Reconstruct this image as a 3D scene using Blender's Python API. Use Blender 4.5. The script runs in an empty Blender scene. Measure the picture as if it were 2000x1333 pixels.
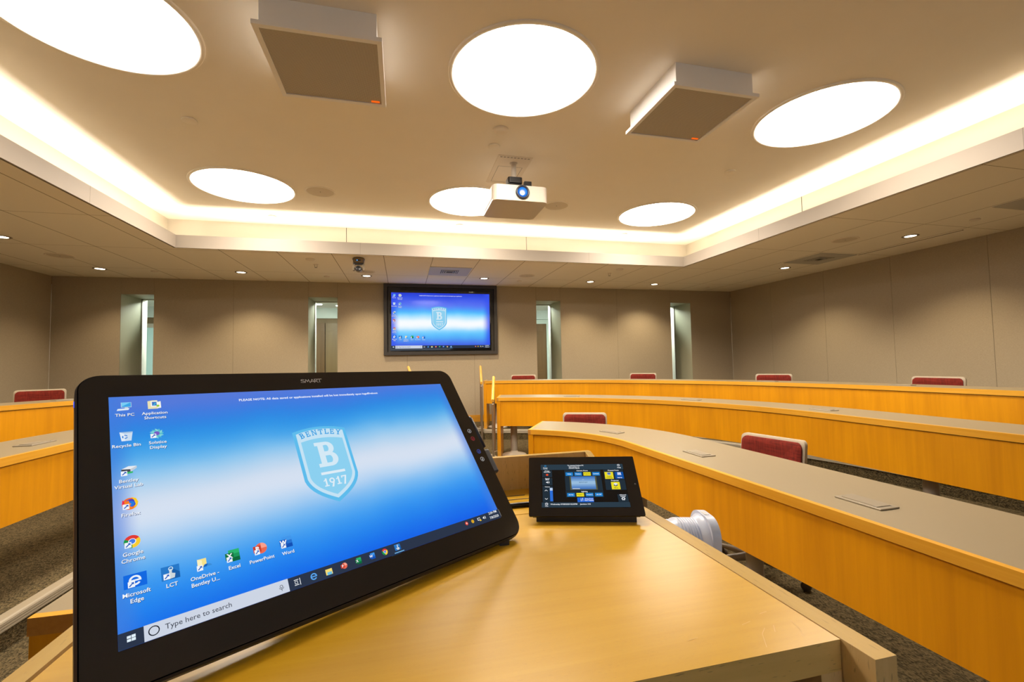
import bpy, bmesh, math, random
from mathutils import Matrix, Vector

# ------------------------------------------------------------------ camera, world, exposure
S = bpy.context.scene
COL = S.collection
CZ = 1.305                                     # eye height above the lower floor
cam_d = bpy.data.cameras.new('camera')
cam = bpy.data.objects.new('camera', cam_d)
COL.objects.link(cam)
cam_d.sensor_fit = 'HORIZONTAL'
cam_d.sensor_width = 36.0
cam_d.lens = 878.88 * 36.0 / 2000.0
cam_d.clip_start = 0.01
YAW, PIT, ROL = -0.2405, 0.0468, -0.0179
_f = Vector((-math.sin(YAW) * math.cos(PIT), math.cos(YAW) * math.cos(PIT), math.sin(PIT)))
_r0 = Vector((math.cos(YAW), math.sin(YAW), 0))
_u0 = _r0.cross(_f)
_r = _r0 * math.cos(ROL) + _u0 * math.sin(ROL)
_u = _u0 * math.cos(ROL) - _r0 * math.sin(ROL)
cam.matrix_world = Matrix(((_r.x, _u.x, -_f.x, 0), (_r.y, _u.y, -_f.y, 0), (_r.z, _u.z, -_f.z, CZ), (0, 0, 0, 1)))
S.camera = cam
S.view_settings.view_transform = 'Standard'
S.view_settings.look = 'None'
S.view_settings.gamma = 1.0
S.view_settings.use_curve_mapping = False
S.view_settings.exposure = 0.0
S.cycles.use_denoising = True
S.cycles.max_bounces = 12
S.cycles.diffuse_bounces = 8
S.cycles.caustics_reflective = False
S.cycles.caustics_refractive = False
S.cycles.sample_clamp_indirect = 8.0
W = bpy.data.worlds.new('world')
S.world = W
W.use_nodes = True
W.node_tree.nodes['Background'].inputs[0].default_value = (1.0, 0.85, 0.65, 1)
W.node_tree.nodes['Background'].inputs[1].default_value = 0.02

DISC_L = 38.0          # radiance of the round ceiling lights
COVE_L = 42.0         # radiance of the cove strips
DOWN_W = 40.0         # watts of each downlight
WARM = (1.0, 0.87, 0.72)
WARM2 = (1.0, 0.78, 0.50)
rnd = random.Random(7)


# ------------------------------------------------------------------ materials
def lin(c):
    return tuple((v / 255 / 12.92) if v / 255 <= 0.04045 else ((v / 255 + 0.055) / 1.055) ** 2.4 for v in c)


MATS = {}


def base_mat(name):
    m = bpy.data.materials.new(name)
    m.use_nodes = True
    nt = m.node_tree
    b = nt.nodes['Principled BSDF']
    return m, nt, b


def N(nt, t, **kw):
    n = nt.nodes.new(t)
    for k, v in kw.items():
        setattr(n, k, v)
    return n


def coords(nt, scale=(1, 1, 1), kind='Object', rot=(0, 0, 0)):
    tc = N(nt, 'ShaderNodeTexCoord')
    mp = N(nt, 'ShaderNodeMapping')
    mp.inputs['Scale'].default_value = scale
    mp.inputs['Rotation'].default_value = rot
    nt.links.new(tc.outputs[kind], mp.inputs['Vector'])
    return mp.outputs['Vector']


def plain(name, col, rough=0.5, metal=0.0, spec=0.5, bump=0.0, bscale=200.0, var=0.0):
    if name in MATS:
        return MATS[name]
    m, nt, b = base_mat(name)
    b.inputs['Base Color'].default_value = (*col, 1)
    b.inputs['Roughness'].default_value = rough
    b.inputs['Metallic'].default_value = metal
    b.inputs['Specular IOR Level'].default_value = spec
    no = N(nt, 'ShaderNodeTexNoise')
    no.inputs['Scale'].default_value = bscale
    no.inputs['Detail'].default_value = 3
    nt.links.new(coords(nt), no.inputs['Vector'])
    mx = N(nt, 'ShaderNodeMix', data_type='RGBA')
    mx.inputs[6].default_value = (*[c * (1 - var) for c in col], 1)
    mx.inputs[7].default_value = (*[min(1, c * (1 + var)) for c in col], 1)
    nt.links.new(no.outputs['Fac'], mx.inputs[0])
    nt.links.new(mx.outputs[2], b.inputs['Base Color'])
    if bump:
        bp = N(nt, 'ShaderNodeBump')
        bp.inputs['Strength'].default_value = bump
        bp.inputs['Distance'].default_value = 0.002
        nt.links.new(no.outputs['Fac'], bp.inputs['Height'])
        nt.links.new(bp.outputs['Normal'], b.inputs['Normal'])
    MATS[name] = m
    return m


def wood(name, c1, c2, scale, rough=0.35, fleck=0.0, fscale=(60, 300, 300), spec=0.5):
    if name in MATS:
        return MATS[name]
    m, nt, b = base_mat(name)
    n1 = N(nt, 'ShaderNodeTexNoise')
    n1.inputs['Scale'].default_value = 1.0
    n1.inputs['Detail'].default_value = 5
    n1.inputs['Roughness'].default_value = 0.62
    n1.inputs['Distortion'].default_value = 0.4
    nt.links.new(coords(nt, scale), n1.inputs['Vector'])
    n2 = N(nt, 'ShaderNodeTexNoise')
    n2.inputs['Scale'].default_value = 1.0
    n2.inputs['Detail'].default_value = 2
    nt.links.new(coords(nt, tuple(min(4.0, v * 0.25 + 0.6) for v in scale)), n2.inputs['Vector'])
    ad = N(nt, 'ShaderNodeMath', operation='ADD')
    nt.links.new(n1.outputs['Fac'], ad.inputs[0])
    nt.links.new(n2.outputs['Fac'], ad.inputs[1])
    rp = N(nt, 'ShaderNodeValToRGB')
    rp.color_ramp.elements[0].position = 0.36
    rp.color_ramp.elements[0].color = (*c1, 1)
    rp.color_ramp.elements[1].position = 0.64
    rp.color_ramp.elements[1].color = (*c2, 1)
    hf = N(nt, 'ShaderNodeMath', operation='MULTIPLY')
    hf.inputs[1].default_value = 0.5
    nt.links.new(ad.outputs[0], hf.inputs[0])
    nt.links.new(hf.outputs[0], rp.inputs['Fac'])
    out = rp.outputs['Color']
    if fleck:
        n3 = N(nt, 'ShaderNodeTexNoise')
        n3.inputs['Scale'].default_value = 1.0
        n3.inputs['Detail'].default_value = 1
        nt.links.new(coords(nt, fscale), n3.inputs['Vector'])
        r3 = N(nt, 'ShaderNodeValToRGB')
        r3.color_ramp.elements[0].position = 0.66
        r3.color_ramp.elements[0].color = (0, 0, 0, 1)
        r3.color_ramp.elements[1].position = 0.74
        r3.color_ramp.elements[1].color = (fleck, fleck, fleck, 1)
        nt.links.new(n3.outputs['Fac'], r3.inputs['Fac'])
        mx = N(nt, 'ShaderNodeMix', data_type='RGBA')
        nt.links.new(r3.outputs['Color'], mx.inputs[0])
        nt.links.new(out, mx.inputs[6])
        mx.inputs[7].default_value = (*[c * 0.35 for c in c1], 1)
        out = mx.outputs[2]
    nt.links.new(out, b.inputs['Base Color'])
    b.inputs['Roughness'].default_value = rough
    b.inputs['Specular IOR Level'].default_value = spec
    bp = N(nt, 'ShaderNodeBump')
    bp.inputs['Strength'].default_value = 0.06
    bp.inputs['Distance'].default_value = 0.001
    nt.links.new(n1.outputs['Fac'], bp.inputs['Height'])
    nt.links.new(bp.outputs['Normal'], b.inputs['Normal'])
    MATS[name] = m
    return m


def emis(rgb, k=1.0, sample=False, linear=False):
    key = ('em', rgb, k, sample, linear)
    if key in MATS:
        return MATS[key]
    m = bpy.data.materials.new('glow_%d_%d_%d' % tuple(int(v * (255 if linear else 1)) for v in rgb))
    m.use_nodes = True
    nt = m.node_tree
    nt.nodes.clear()
    e = N(nt, 'ShaderNodeEmission')
    c = rgb if linear else lin(rgb)
    e.inputs['Color'].default_value = (*c, 1)
    e.inputs['Strength'].default_value = k
    o = N(nt, 'ShaderNodeOutputMaterial')
    nt.links.new(e.outputs[0], o.inputs[0])
    if not sample:
        m.cycles.emission_sampling = 'NONE'
    MATS[key] = m
    return m


def screen_mat(name, stops, glass=True, edge=(0.10, 0.28, 0.85), edge_w=0.05, k=1.0, tilt=0.0, edge_k=0.9):
    """a lit display: colour bands up the panel in the panel's own coordinates (0..1920, 0..-1080)."""
    m, nt, b = base_mat(name)
    tc = N(nt, 'ShaderNodeTexCoord')
    sp = N(nt, 'ShaderNodeSeparateXYZ')
    nt.links.new(tc.outputs['Object'], sp.inputs[0])
    no = N(nt, 'ShaderNodeTexNoise')
    no.inputs['Scale'].default_value = 0.0022
    nt.links.new(tc.outputs['Object'], no.inputs['Vector'])
    v = N(nt, 'ShaderNodeMath', operation='MULTIPLY_ADD')
    v.inputs[1].default_value = -1 / 1080.0
    v.inputs[2].default_value = -0.035
    nt.links.new(sp.outputs['Y'], v.inputs[0])
    v2 = N(nt, 'ShaderNodeMath', operation='MULTIPLY_ADD')
    v2.inputs[1].default_value = 0.07
    nt.links.new(no.outputs['Fac'], v2.inputs[0])
    nt.links.new(v.outputs[0], v2.inputs[2])
    rp = N(nt, 'ShaderNodeValToRGB')
    rp.color_ramp.interpolation = 'B_SPLINE'
    el = rp.color_ramp.elements
    while len(el) < len(stops):
        el.new(0.5)
    for e, (p, c) in zip(el, stops):
        e.position = p
        e.color = (*lin(c), 1)
    v3 = N(nt, 'ShaderNodeMath', operation='MULTIPLY_ADD')
    v3.inputs[1].default_value = tilt / 1920.0
    v3.inputs[2].default_value = -tilt / 2
    nt.links.new(sp.outputs['X'], v3.inputs[0])
    v4 = N(nt, 'ShaderNodeMath', operation='ADD')
    nt.links.new(v2.outputs[0], v4.inputs[0])
    nt.links.new(v3.outputs[0], v4.inputs[1])
    nt.links.new(v4.outputs[0], rp.inputs['Fac'])
    # the picture turns bluer towards the panel's side edges
    u = N(nt, 'ShaderNodeMath', operation='MULTIPLY_ADD')
    u.inputs[1].default_value = 1 / 960.0
    u.inputs[2].default_value = -1.0
    nt.links.new(sp.outputs['X'], u.inputs[0])
    ab = N(nt, 'ShaderNodeMath', operation='ABSOLUTE')
    nt.links.new(u.outputs[0], ab.inputs[0])
    mr = N(nt, 'ShaderNodeMapRange', interpolation_type='SMOOTHSTEP')
    mr.inputs[1].default_value = 1 - 3.2 * edge_w
    mr.inputs[2].default_value = 1.0
    mr.inputs[4].default_value = edge_k
    nt.links.new(ab.outputs[0], mr.inputs[0])
    mx = N(nt, 'ShaderNodeMix', data_type='RGBA')
    nt.links.new(mr.outputs[0], mx.inputs[0])
    nt.links.new(rp.outputs['Color'], mx.inputs[6])
    mx.inputs[7].default_value = (*edge, 1)
    b.inputs['Base Color'].default_value = (0.004, 0.004, 0.005, 1)
    b.inputs['Roughness'].default_value = 0.12
    b.inputs['Specular IOR Level'].default_value = 0.4 if glass else 0.2
    nt.links.new(mx.outputs[2], b.inputs['Emission Color'])
    b.inputs['Emission Strength'].default_value = k
    return m


def ceiling_mat():
    """matt white panels with dark joints on a 0.61 x 1.19 m grid."""
    m, nt, b = base_mat('ceiling_panels')
    tc = N(nt, 'ShaderNodeTexCoord')
    sp = N(nt, 'ShaderNodeSeparateXYZ')
    nt.links.new(tc.outputs['Object'], sp.inputs[0])

    def joint(out, off, step, wd):
        a = N(nt, 'ShaderNodeMath', operation='MULTIPLY_ADD')
        a.inputs[1].default_value = 1 / step
        a.inputs[2].default_value = -off / step + 100.0
        nt.links.new(out, a.inputs[0])
        f = N(nt, 'ShaderNodeMath', operation='FRACT')
        nt.links.new(a.outputs[0], f.inputs[0])
        l = N(nt, 'ShaderNodeMath', operation='LESS_THAN')
        l.inputs[1].default_value = wd / step
        nt.links.new(f.outputs[0], l.inputs[0])
        return l.outputs[0]
    j1 = joint(sp.outputs['X'], 0.392, 0.61, 0.009)
    j2 = joint(sp.outputs['Y'], 3.45, 1.19, 0.006)
    mxm = N(nt, 'ShaderNodeMath', operation='MAXIMUM')
    nt.links.new(j1, mxm.inputs[0])
    nt.links.new(j2, mxm.inputs[1])
    mx = N(nt, 'ShaderNodeMix', data_type='RGBA')
    nt.links.new(mxm.outputs[0], mx.inputs[0])
    mx.inputs[6].default_value = (0.90, 0.86, 0.765, 1)
    mx.inputs[7].default_value = (0.36, 0.31, 0.24, 1)
    nt.links.new(mx.outputs[2], b.inputs['Base Color'])
    b.inputs['Roughness'].default_value = 0.85
    b.inputs['Specular IOR Level'].default_value = 0.15
    return m


def fabric_mat(name, col, scale=420.0, rough=0.6, lo=0.86, hi=1.12):
    m, nt, b = base_mat(name)
    v = coords(nt, (1, 1, 1))
    w1 = N(nt, 'ShaderNodeTexNoise')
    w1.inputs['Scale'].default_value = 1.0
    w1.inputs['Detail'].default_value = 2
    nt.links.new(coords(nt, (scale, scale, scale * 0.12)), w1.inputs['Vector'])
    w2 = N(nt, 'ShaderNodeTexNoise')
    w2.inputs['Scale'].default_value = 1.0
    w2.inputs['Detail'].default_value = 2
    nt.links.new(coords(nt, (scale * 0.12, scale * 0.12, scale)), w2.inputs['Vector'])
    ad = N(nt, 'ShaderNodeMath', operation='ADD')
    nt.links.new(w1.outputs['Fac'], ad.inputs[0])
    nt.links.new(w2.outputs['Fac'], ad.inputs[1])
    rp = N(nt, 'ShaderNodeValToRGB')
    rp.color_ramp.elements[0].position = 0.3
    rp.color_ramp.elements[0].color = (*[c * lo for c in col], 1)
    rp.color_ramp.elements[1].position = 0.7
    rp.color_ramp.elements[1].color = (*[c * hi for c in col], 1)
    h = N(nt, 'ShaderNodeMath', operation='MULTIPLY')
    h.inputs[1].default_value = 0.5
    nt.links.new(ad.outputs[0], h.inputs[0])
    nt.links.new(h.outputs[0], rp.inputs['Fac'])
    nt.links.new(rp.outputs['Color'], b.inputs['Base Color'])
    bp = N(nt, 'ShaderNodeBump')
    bp.inputs['Strength'].default_value = 0.25
    bp.inputs['Distance'].default_value = 0.002
    nt.links.new(h.outputs[0], bp.inputs['Height'])
    nt.links.new(bp.outputs['Normal'], b.inputs['Normal'])
    b.inputs['Roughness'].default_value = rough
    b.inputs['Specular IOR Level'].default_value = 0.3
    return m


def carpet_mat(name, c1, c2, scale=160.0):
    m, nt, b = base_mat(name)
    vo = N(nt, 'ShaderNodeTexVoronoi')
    vo.inputs['Scale'].default_value = scale
    nt.links.new(coords(nt, (1, 0.6, 1)), vo.inputs['Vector'])
    no = N(nt, 'ShaderNodeTexNoise')
    no.inputs['Scale'].default_value = 14.0
    no.inputs['Detail'].default_value = 6
    nt.links.new(coords(nt, (1, 3.2, 1)), no.inputs['Vector'])
    sepc = N(nt, 'ShaderNodeSeparateColor')
    nt.links.new(vo.outputs['Color'], sepc.inputs[0])
    ad = N(nt, 'ShaderNodeMath', operation='ADD')
    nt.links.new(sepc.outputs[0], ad.inputs[0])
    nt.links.new(no.outputs['Fac'], ad.inputs[1])
    h = N(nt, 'ShaderNodeMath', operation='MULTIPLY')
    h.inputs[1].default_value = 0.5
    nt.links.new(ad.outputs[0], h.inputs[0])
    rp = N(nt, 'ShaderNodeValToRGB')
    rp.color_ramp.elements[0].position = 0.25
    rp.color_ramp.elements[0].color = (*c1, 1)
    rp.color_ramp.elements[1].position = 0.8
    rp.color_ramp.elements[1].color = (*c2, 1)
    nt.links.new(h.outputs[0], rp.inputs['Fac'])
    nt.links.new(rp.outputs['Color'], b.inputs['Base Color'])
    bp = N(nt, 'ShaderNodeBump')
    bp.inputs['Strength'].default_value = 0.7
    bp.inputs['Distance'].default_value = 0.006
    nt.links.new(vo.outputs['Distance'], bp.inputs['Height'])
    nt.links.new(bp.outputs['Normal'], b.inputs['Normal'])
    b.inputs['Roughness'].default_value = 0.95
    b.inputs['Specular IOR Level'].default_value = 0.1
    return m


def glass_mat():
    m = bpy.data.materials.new('window_glass')
    m.use_nodes = True
    nt = m.node_tree
    nt.nodes.clear()
    t = N(nt, 'ShaderNodeBsdfTransparent')
    t.inputs[0].default_value = (0.90, 0.97, 0.95, 1)
    g = N(nt, 'ShaderNodeBsdfGlossy')
    g.inputs['Roughness'].default_value = 0.02
    fr = N(nt, 'ShaderNodeFresnel')
    fr.inputs[0].default_value = 1.35
    mx = N(nt, 'ShaderNodeMixShader')
    nt.links.new(fr.outputs[0], mx.inputs[0])
    nt.links.new(t.outputs[0], mx.inputs[1])
    nt.links.new(g.outputs[0], mx.inputs[2])
    o = N(nt, 'ShaderNodeOutputMaterial')
    nt.links.new(mx.outputs[0], o.inputs[0])
    return m


def mesh_grille_mat():
    """painted perforated metal: dark dots on a fine grid."""
    m, nt, b = base_mat('perforated_grille')
    vo = N(nt, 'ShaderNodeTexVoronoi')
    vo.inputs['Scale'].default_value = 150
    vo.inputs['Randomness'].default_value = 0.0
    nt.links.new(coords(nt), vo.inputs['Vector'])
    rp = N(nt, 'ShaderNodeValToRGB')
    rp.color_ramp.elements[0].position = 0.28
    rp.color_ramp.elements[0].color = (0.22, 0.20, 0.17, 1)
    rp.color_ramp.elements[1].position = 0.36
    rp.color_ramp.elements[1].color = (0.55, 0.52, 0.47, 1)
    nt.links.new(vo.outputs['Distance'], rp.inputs['Fac'])
    nt.links.new(rp.outputs['Color'], b.inputs['Base Color'])
    b.inputs['Roughness'].default_value = 0.7
    return m


WHITE = plain('white_paint', (0.82, 0.76, 0.66), 0.7, var=0.015, bscale=8, spec=0.2)
TRAY = plain('tray_plaster', (0.92, 0.885, 0.81), 0.75, var=0.02, bscale=4, spec=0.15)
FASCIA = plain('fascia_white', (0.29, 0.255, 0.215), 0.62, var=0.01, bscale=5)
COVEM = plain('cove_gloss', (0.60, 0.56, 0.47), 0.16, var=0.01, bscale=5)
REVEAL = plain('reveal_paint', (0.46, 0.46, 0.35), 0.5, var=0.02, bscale=9)
PANELS = ceiling_mat()
FABRIC = fabric_mat('wall_fabric', (0.40, 0.34, 0.245), rough=0.5)
CARPET = carpet_mat('carpet_pile', (0.04, 0.032, 0.016), (0.165, 0.125, 0.062))
NOSING = plain('nosing_vinyl', (0.30, 0.26, 0.185), 0.4, var=0.05, bscale=60)
VENEER = wood('maple_veneer', (0.58, 0.235, 0.002), (0.73, 0.315, 0.003), (26, 26, 1.3), 0.34)
BAND = wood('maple_edge', (0.64, 0.30, 0.02), (0.76, 0.40, 0.045), (1.2, 1.2, 60), 0.28)
ENDGR = wood('maple_end', (0.40, 0.17, 0.025), (0.55, 0.26, 0.05), (50, 50, 50), 0.4)
LAMIN = plain('desk_laminate', (0.28, 0.225, 0.138), 0.36, var=0.03, bscale=300)
BEECH = wood('beech_top', (0.54, 0.30, 0.013), (0.60, 0.35, 0.022), (2.2, 60, 60), 0.30, fleck=0.1, fscale=(160, 800, 800), spec=0.2)
BEECHV = wood('beech_side', (0.56, 0.36, 0.13), (0.68, 0.46, 0.19), (60, 60, 3.0), 0.4, fleck=0.55, fscale=(330, 330, 60))
BEECHE = wood('beech_edge', (0.40, 0.24, 0.025), (0.48, 0.30, 0.045), (50, 4, 50), 0.42, fleck=0.3, fscale=(330, 50, 330), spec=0.2)
BEECHX = wood('beech_front', (0.60, 0.385, 0.11), (0.72, 0.48, 0.16), (4, 60, 60), 0.4, fleck=0.6, fscale=(60, 330, 330))
BASEB = wood('maple_base', (0.50, 0.23, 0.02), (0.66, 0.33, 0.04), (1.5, 1.5, 50), 0.35)
BLACK = plain('black_plastic', (0.012, 0.012, 0.014), 0.35, var=0.1)
GLOSSB = plain('black_glass', (0.006, 0.006, 0.007), 0.07, spec=0.85)
NAVYB = plain('navy_plastic', (0.016, 0.021, 0.038), 0.38)
DARKIN = plain('dark_recess', (0.02, 0.018, 0.016), 0.6)
FRAMEM = plain('dark_bronze_frame', (0.035, 0.031, 0.028), 0.4)
STEEL = plain('brushed_steel', (0.42, 0.38, 0.32), 0.32, metal=0.9)
GREYM = plain('grey_powdercoat', (0.36, 0.33, 0.28), 0.45)
BEIGEM = plain('beige_powdercoat', (0.55, 0.50, 0.41), 0.45)
RED = fabric_mat('red_weave', (0.165, 0.014, 0.007), 90.0, 0.85, 0.55, 1.5)
CHAIRF = plain('warm_grey_plastic', (0.40, 0.34, 0.25), 0.45)
CHAIRB = plain('dark_grey_plastic', (0.08, 0.07, 0.06), 0.45)
DOCW = plain('white_plastic', (0.55, 0.62, 0.78), 0.28, var=0.01)
GREYW = plain('pale_grey_plastic', (0.55, 0.55, 0.56), 0.4)
PROJW = plain('projector_white', (0.60, 0.55, 0.48), 0.35)
GRILLE = mesh_grille_mat()
SPKG = plain('speaker_grille', (0.66, 0.60, 0.50), 0.7, var=0.12, bscale=500)
VENTM = plain('vent_grey', (0.50, 0.49, 0.46), 0.5)
MODULE = plain('power_module_silver', (0.36, 0.315, 0.24), 0.3, metal=0.3)
MICW = plain('microphone_white', (0.88, 0.89, 0.92), 0.5)
GLASS = glass_mat()
DOORW = wood('corridor_door_wood', (0.085, 0.04, 0.01), (0.13, 0.065, 0.02), (30, 30, 1.2), 0.4)
TANW = plain('corridor_wall_tan', (0.16, 0.105, 0.05), 0.6)
CYANP = plain('pale_cyan_panel', (0.42, 0.62, 0.64), 0.3)
HANDW = wood('handrail_wood', (0.72, 0.38, 0.04), (0.84, 0.48, 0.09), (20, 3, 20), 0.3)
JAMB = plain('jamb_white', (0.85, 0.85, 0.82), 0.5)
GROOVE = plain('groove_shadowline', (0.02, 0.013, 0.006), 0.8)


# ------------------------------------------------------------------ mesh builder and object helpers
class MB:
    def __init__(self):
        self.v, self.f, self.m, self.s, self.mats = [], [], [], [], []

    def mi(self, mat):
        if mat not in self.mats:
            self.mats.append(mat)
        return self.mats.index(mat)

    def face(self, pts, mat, smooth=False):
        i = len(self.v)
        self.v.extend(tuple(p) for p in pts)
        self.f.append(list(range(i, i + len(pts))))
        self.m.append(self.mi(mat))
        self.s.append(smooth)

    def add(self, verts, faces, mat, smooth=False):
        i = len(self.v)
        self.v.extend(tuple(p) for p in verts)
        k = self.mi(mat)
        for f in faces:
            self.f.append([a + i for a in f])
            self.m.append(k)
            self.s.append(smooth)

    def box(self, lo, hi, mat, M=None, bevel=0.0, seg=2, front=None):
        x0, y0, z0 = lo
        x1, y1, z1 = hi
        if bevel:
            bm = bmesh.new()
            bmesh.ops.create_cube(bm, size=1)
            for v in bm.verts:
                v.co = Vector(((x0 + x1) / 2 + v.co.x * (x1 - x0), (y0 + y1) / 2 + v.co.y * (y1 - y0), (z0 + z1) / 2 + v.co.z * (z1 - z0)))
            bmesh.ops.bevel(bm, geom=bm.edges[:], offset=bevel, segments=seg, affect='EDGES', profile=0.5)
            bm.verts.index_update()
            vs = [M @ v.co if M else v.co.copy() for v in bm.verts]
            fs = [[v.index for v in f.verts] for f in bm.faces]
            bm.free()
            self.add(vs, fs, mat, smooth=False)
            return
        vs = [(x0, y0, z0), (x1, y0, z0), (x1, y1, z0), (x0, y1, z0), (x0, y0, z1), (x1, y0, z1), (x1, y1, z1), (x0, y1, z1)]
        if M:
            vs = [M @ Vector(v) for v in vs]
        fs = [(3, 2, 1, 0), (4, 5, 6, 7), (0, 1, 5, 4), (1, 2, 6, 5), (2, 3, 7, 6), (3, 0, 4, 7)]
        self.add(vs, fs, mat)
        if front:
            self.m[-4] = self.mi(front)       # the -Y face

    def prism(self, pts, z0, z1, mat, M=None, side=None, smooth=False, bottom=True):
        """polygon (list of (x,y), counter-clockwise) extruded in z."""
        n = len(pts)
        lo = [Vector((p[0], p[1], z0)) for p in pts]
        hi = [Vector((p[0], p[1], z1)) for p in pts]
        if M:
            lo = [M @ p for p in lo]
            hi = [M @ p for p in hi]
        self.face(hi, mat)
        if bottom:
            self.face(lo[::-1], mat)
        sm = side or mat
        vs = lo + hi
        self.add(vs, [(i, (i + 1) % n, n + (i + 1) % n, n + i) for i in range(n)], sm, smooth)

    def lathe(self, prof, mat, M=None, seg=32, smooth=True):
        """profile list of (r, z) turned about z."""
        vs = []
        for r, z in prof:
            for k in range(seg):
                a = 2 * math.pi * k / seg
                p = Vector((r * math.cos(a), r * math.sin(a), z))
                vs.append(M @ p if M else p)
        fs = []
        for j in range(len(prof) - 1):
            for k in range(seg):
                a, b = j * seg + k, j * seg + (k + 1) % seg
                fs.append((a, b, b + seg, a + seg))
        self.add(vs, fs, mat, smooth)

    def tube(self, path, r, mat, seg=12, cap=True):
        P = [Vector(p) for p in path]
        rings = []
        up = Vector((0, 0, 1))
        for i, p in enumerate(P):
            d = (P[min(i + 1, len(P) - 1)] - P[max(i - 1, 0)]).normalized()
            a = d.cross(up if abs(d.z) < 0.95 else Vector((1, 0, 0))).normalized()
            b = a.cross(d).normalized()
            rr = r[i] if isinstance(r, (list, tuple)) else r
            rings.append([p + a * rr * math.cos(2 * math.pi * k / seg) + b * rr * math.sin(2 * math.pi * k / seg) for k in range(seg)])
        vs = [q for ring in rings for q in ring]
        fs = []
        for j in range(len(P) - 1):
            for k in range(seg):
                a, b = j * seg + k, j * seg + (k + 1) % seg
                fs.append((a, a + seg, b + seg, b))
        self.add(vs, fs, mat, True)
        if cap:
            self.face(rings[0], mat)
            self.face(rings[-1][::-1], mat)

    def mesh(self, name):
        me = bpy.data.meshes.new(name)
        me.from_pydata([tuple(p) for p in self.v], [], self.f)
        for m in self.mats:
            me.materials.append(m)
        me.polygons.foreach_set('material_index', self.m)
        me.polygons.foreach_set('use_smooth', self.s)
        me.update()
        return me


def tag(o, label=None, cat=None, group=None, kind=None):
    if label:
        o['label'] = label
    if cat:
        o['category'] = cat
    if group:
        o['group'] = group
    if kind:
        o['kind'] = kind
    return o


def thing(name, label, cat, loc=(0, 0, 0), group=None, M=None):
    o = bpy.data.objects.new(name, None)
    o.empty_display_size = 0.05
    COL.objects.link(o)
    o.matrix_world = M if M is not None else Matrix.Translation(loc)
    return tag(o, label, cat, group)


def obj(name, mb, parent=None, M=None, weld=True):
    """one mesh object; with a parent, M is its matrix in the parent's space."""
    me = mb.mesh(name) if isinstance(mb, MB) else mb
    o = bpy.data.objects.new(name, me)
    COL.objects.link(o)
    if parent is not None:
        o.parent = parent
    if M is not None:
        o.matrix_basis = M
    return o


def single(name, mb, label, cat, loc=(0, 0, 0), group=None, M=None):
    o = obj(name, mb)
    o.matrix_world = M if M is not None else Matrix.Translation(loc)
    return tag(o, label, cat, group)


def struct(name, mb, parent=None):
    o = obj(name, mb, parent)
    if parent is None:
        o['kind'] = 'structure'
    return o


def copy_tree(o, parent=None):
    c = o.copy()
    COL.objects.link(c)
    c.parent = parent
    for ch in list(o.children):
        if ch.name != c.name:
            copy_tree(ch, c)
    return c


def rrect(w, h, r, n=6, cx=0, cy=0):
    pts = []
    for sx, sy, a0 in ((1, -1, -90), (1, 1, 0), (-1, 1, 90), (-1, -1, 180)):
        for k in range(n + 1):
            a = math.radians(a0 + 90 * k / n)
            pts.append((cx + sx * (w / 2 - r) + r * math.cos(a), cy + sy * (h / 2 - r) + r * math.sin(a)))
    return pts


def circle_pts(r, n=48, cx=0, cy=0):
    return [(cx + r * math.cos(2 * math.pi * k / n), cy + r * math.sin(2 * math.pi * k / n)) for k in range(n)]


def ring_faces(mb, outer, inner, z, mat):
    n = len(outer)
    vs = [(*p, z) for p in outer] + [(*p, z) for p in inner]
    mb.add(vs, [(i, (i + 1) % n, n + (i + 1) % n, n + i) for i in range(n)], mat)


TEXT_CACHE = {}


def text_mesh(s, size, bold=0.0, align='CENTER', spacing=1.0):
    key = (s, size, bold, align, spacing)
    if key in TEXT_CACHE:
        return TEXT_CACHE[key]
    c = bpy.data.curves.new('lettering', 'FONT')
    c.body = s
    c.size = size
    c.align_x = align
    c.align_y = 'CENTER'
    c.resolution_u = 2
    c.offset = bold
    c.space_character = spacing
    o = bpy.data.objects.new('lettering', c)
    COL.objects.link(o)
    dg = bpy.context.evaluated_depsgraph_get()
    dg.update()
    me = bpy.data.meshes.new_from_object(o.evaluated_get(dg))
    vs = [v.co.copy() for v in me.vertices]
    fs = [list(p.vertices) for p in me.polygons]
    bpy.data.objects.remove(o)
    bpy.data.curves.remove(c)
    bpy.data.meshes.remove(me)
    TEXT_CACHE[key] = (vs, fs)
    return vs, fs


def put_text(mb, s, x, y, size, mat, z=0.0, bold=0.0, align='CENTER', spacing=1.0, M=None, sx=1.0):
    vs, fs = text_mesh(s, size, bold, align, spacing)
    out = [Vector((v.x * sx + x, v.y + y, z)) for v in vs]
    if M:
        out = [M @ p for p in out]
    mb.add(out, fs, mat)


# ------------------------------------------------------------------ room dimensions
XL, XR, YB, YF = -4.866, 6.491, 7.777, -2.3
HL, HT = CZ + 1.353, CZ + 1.80               # lower ceiling, tray ceiling
FXL, FXR, FYB, FTOP = -2.47, 4.026, 5.745, CZ + 1.494
CXL, CXR, CYB = -2.728, 4.372, 6.172
CYF, FYF = -1.75, -1.35
T1, T2 = 0.14, 0.285

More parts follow.
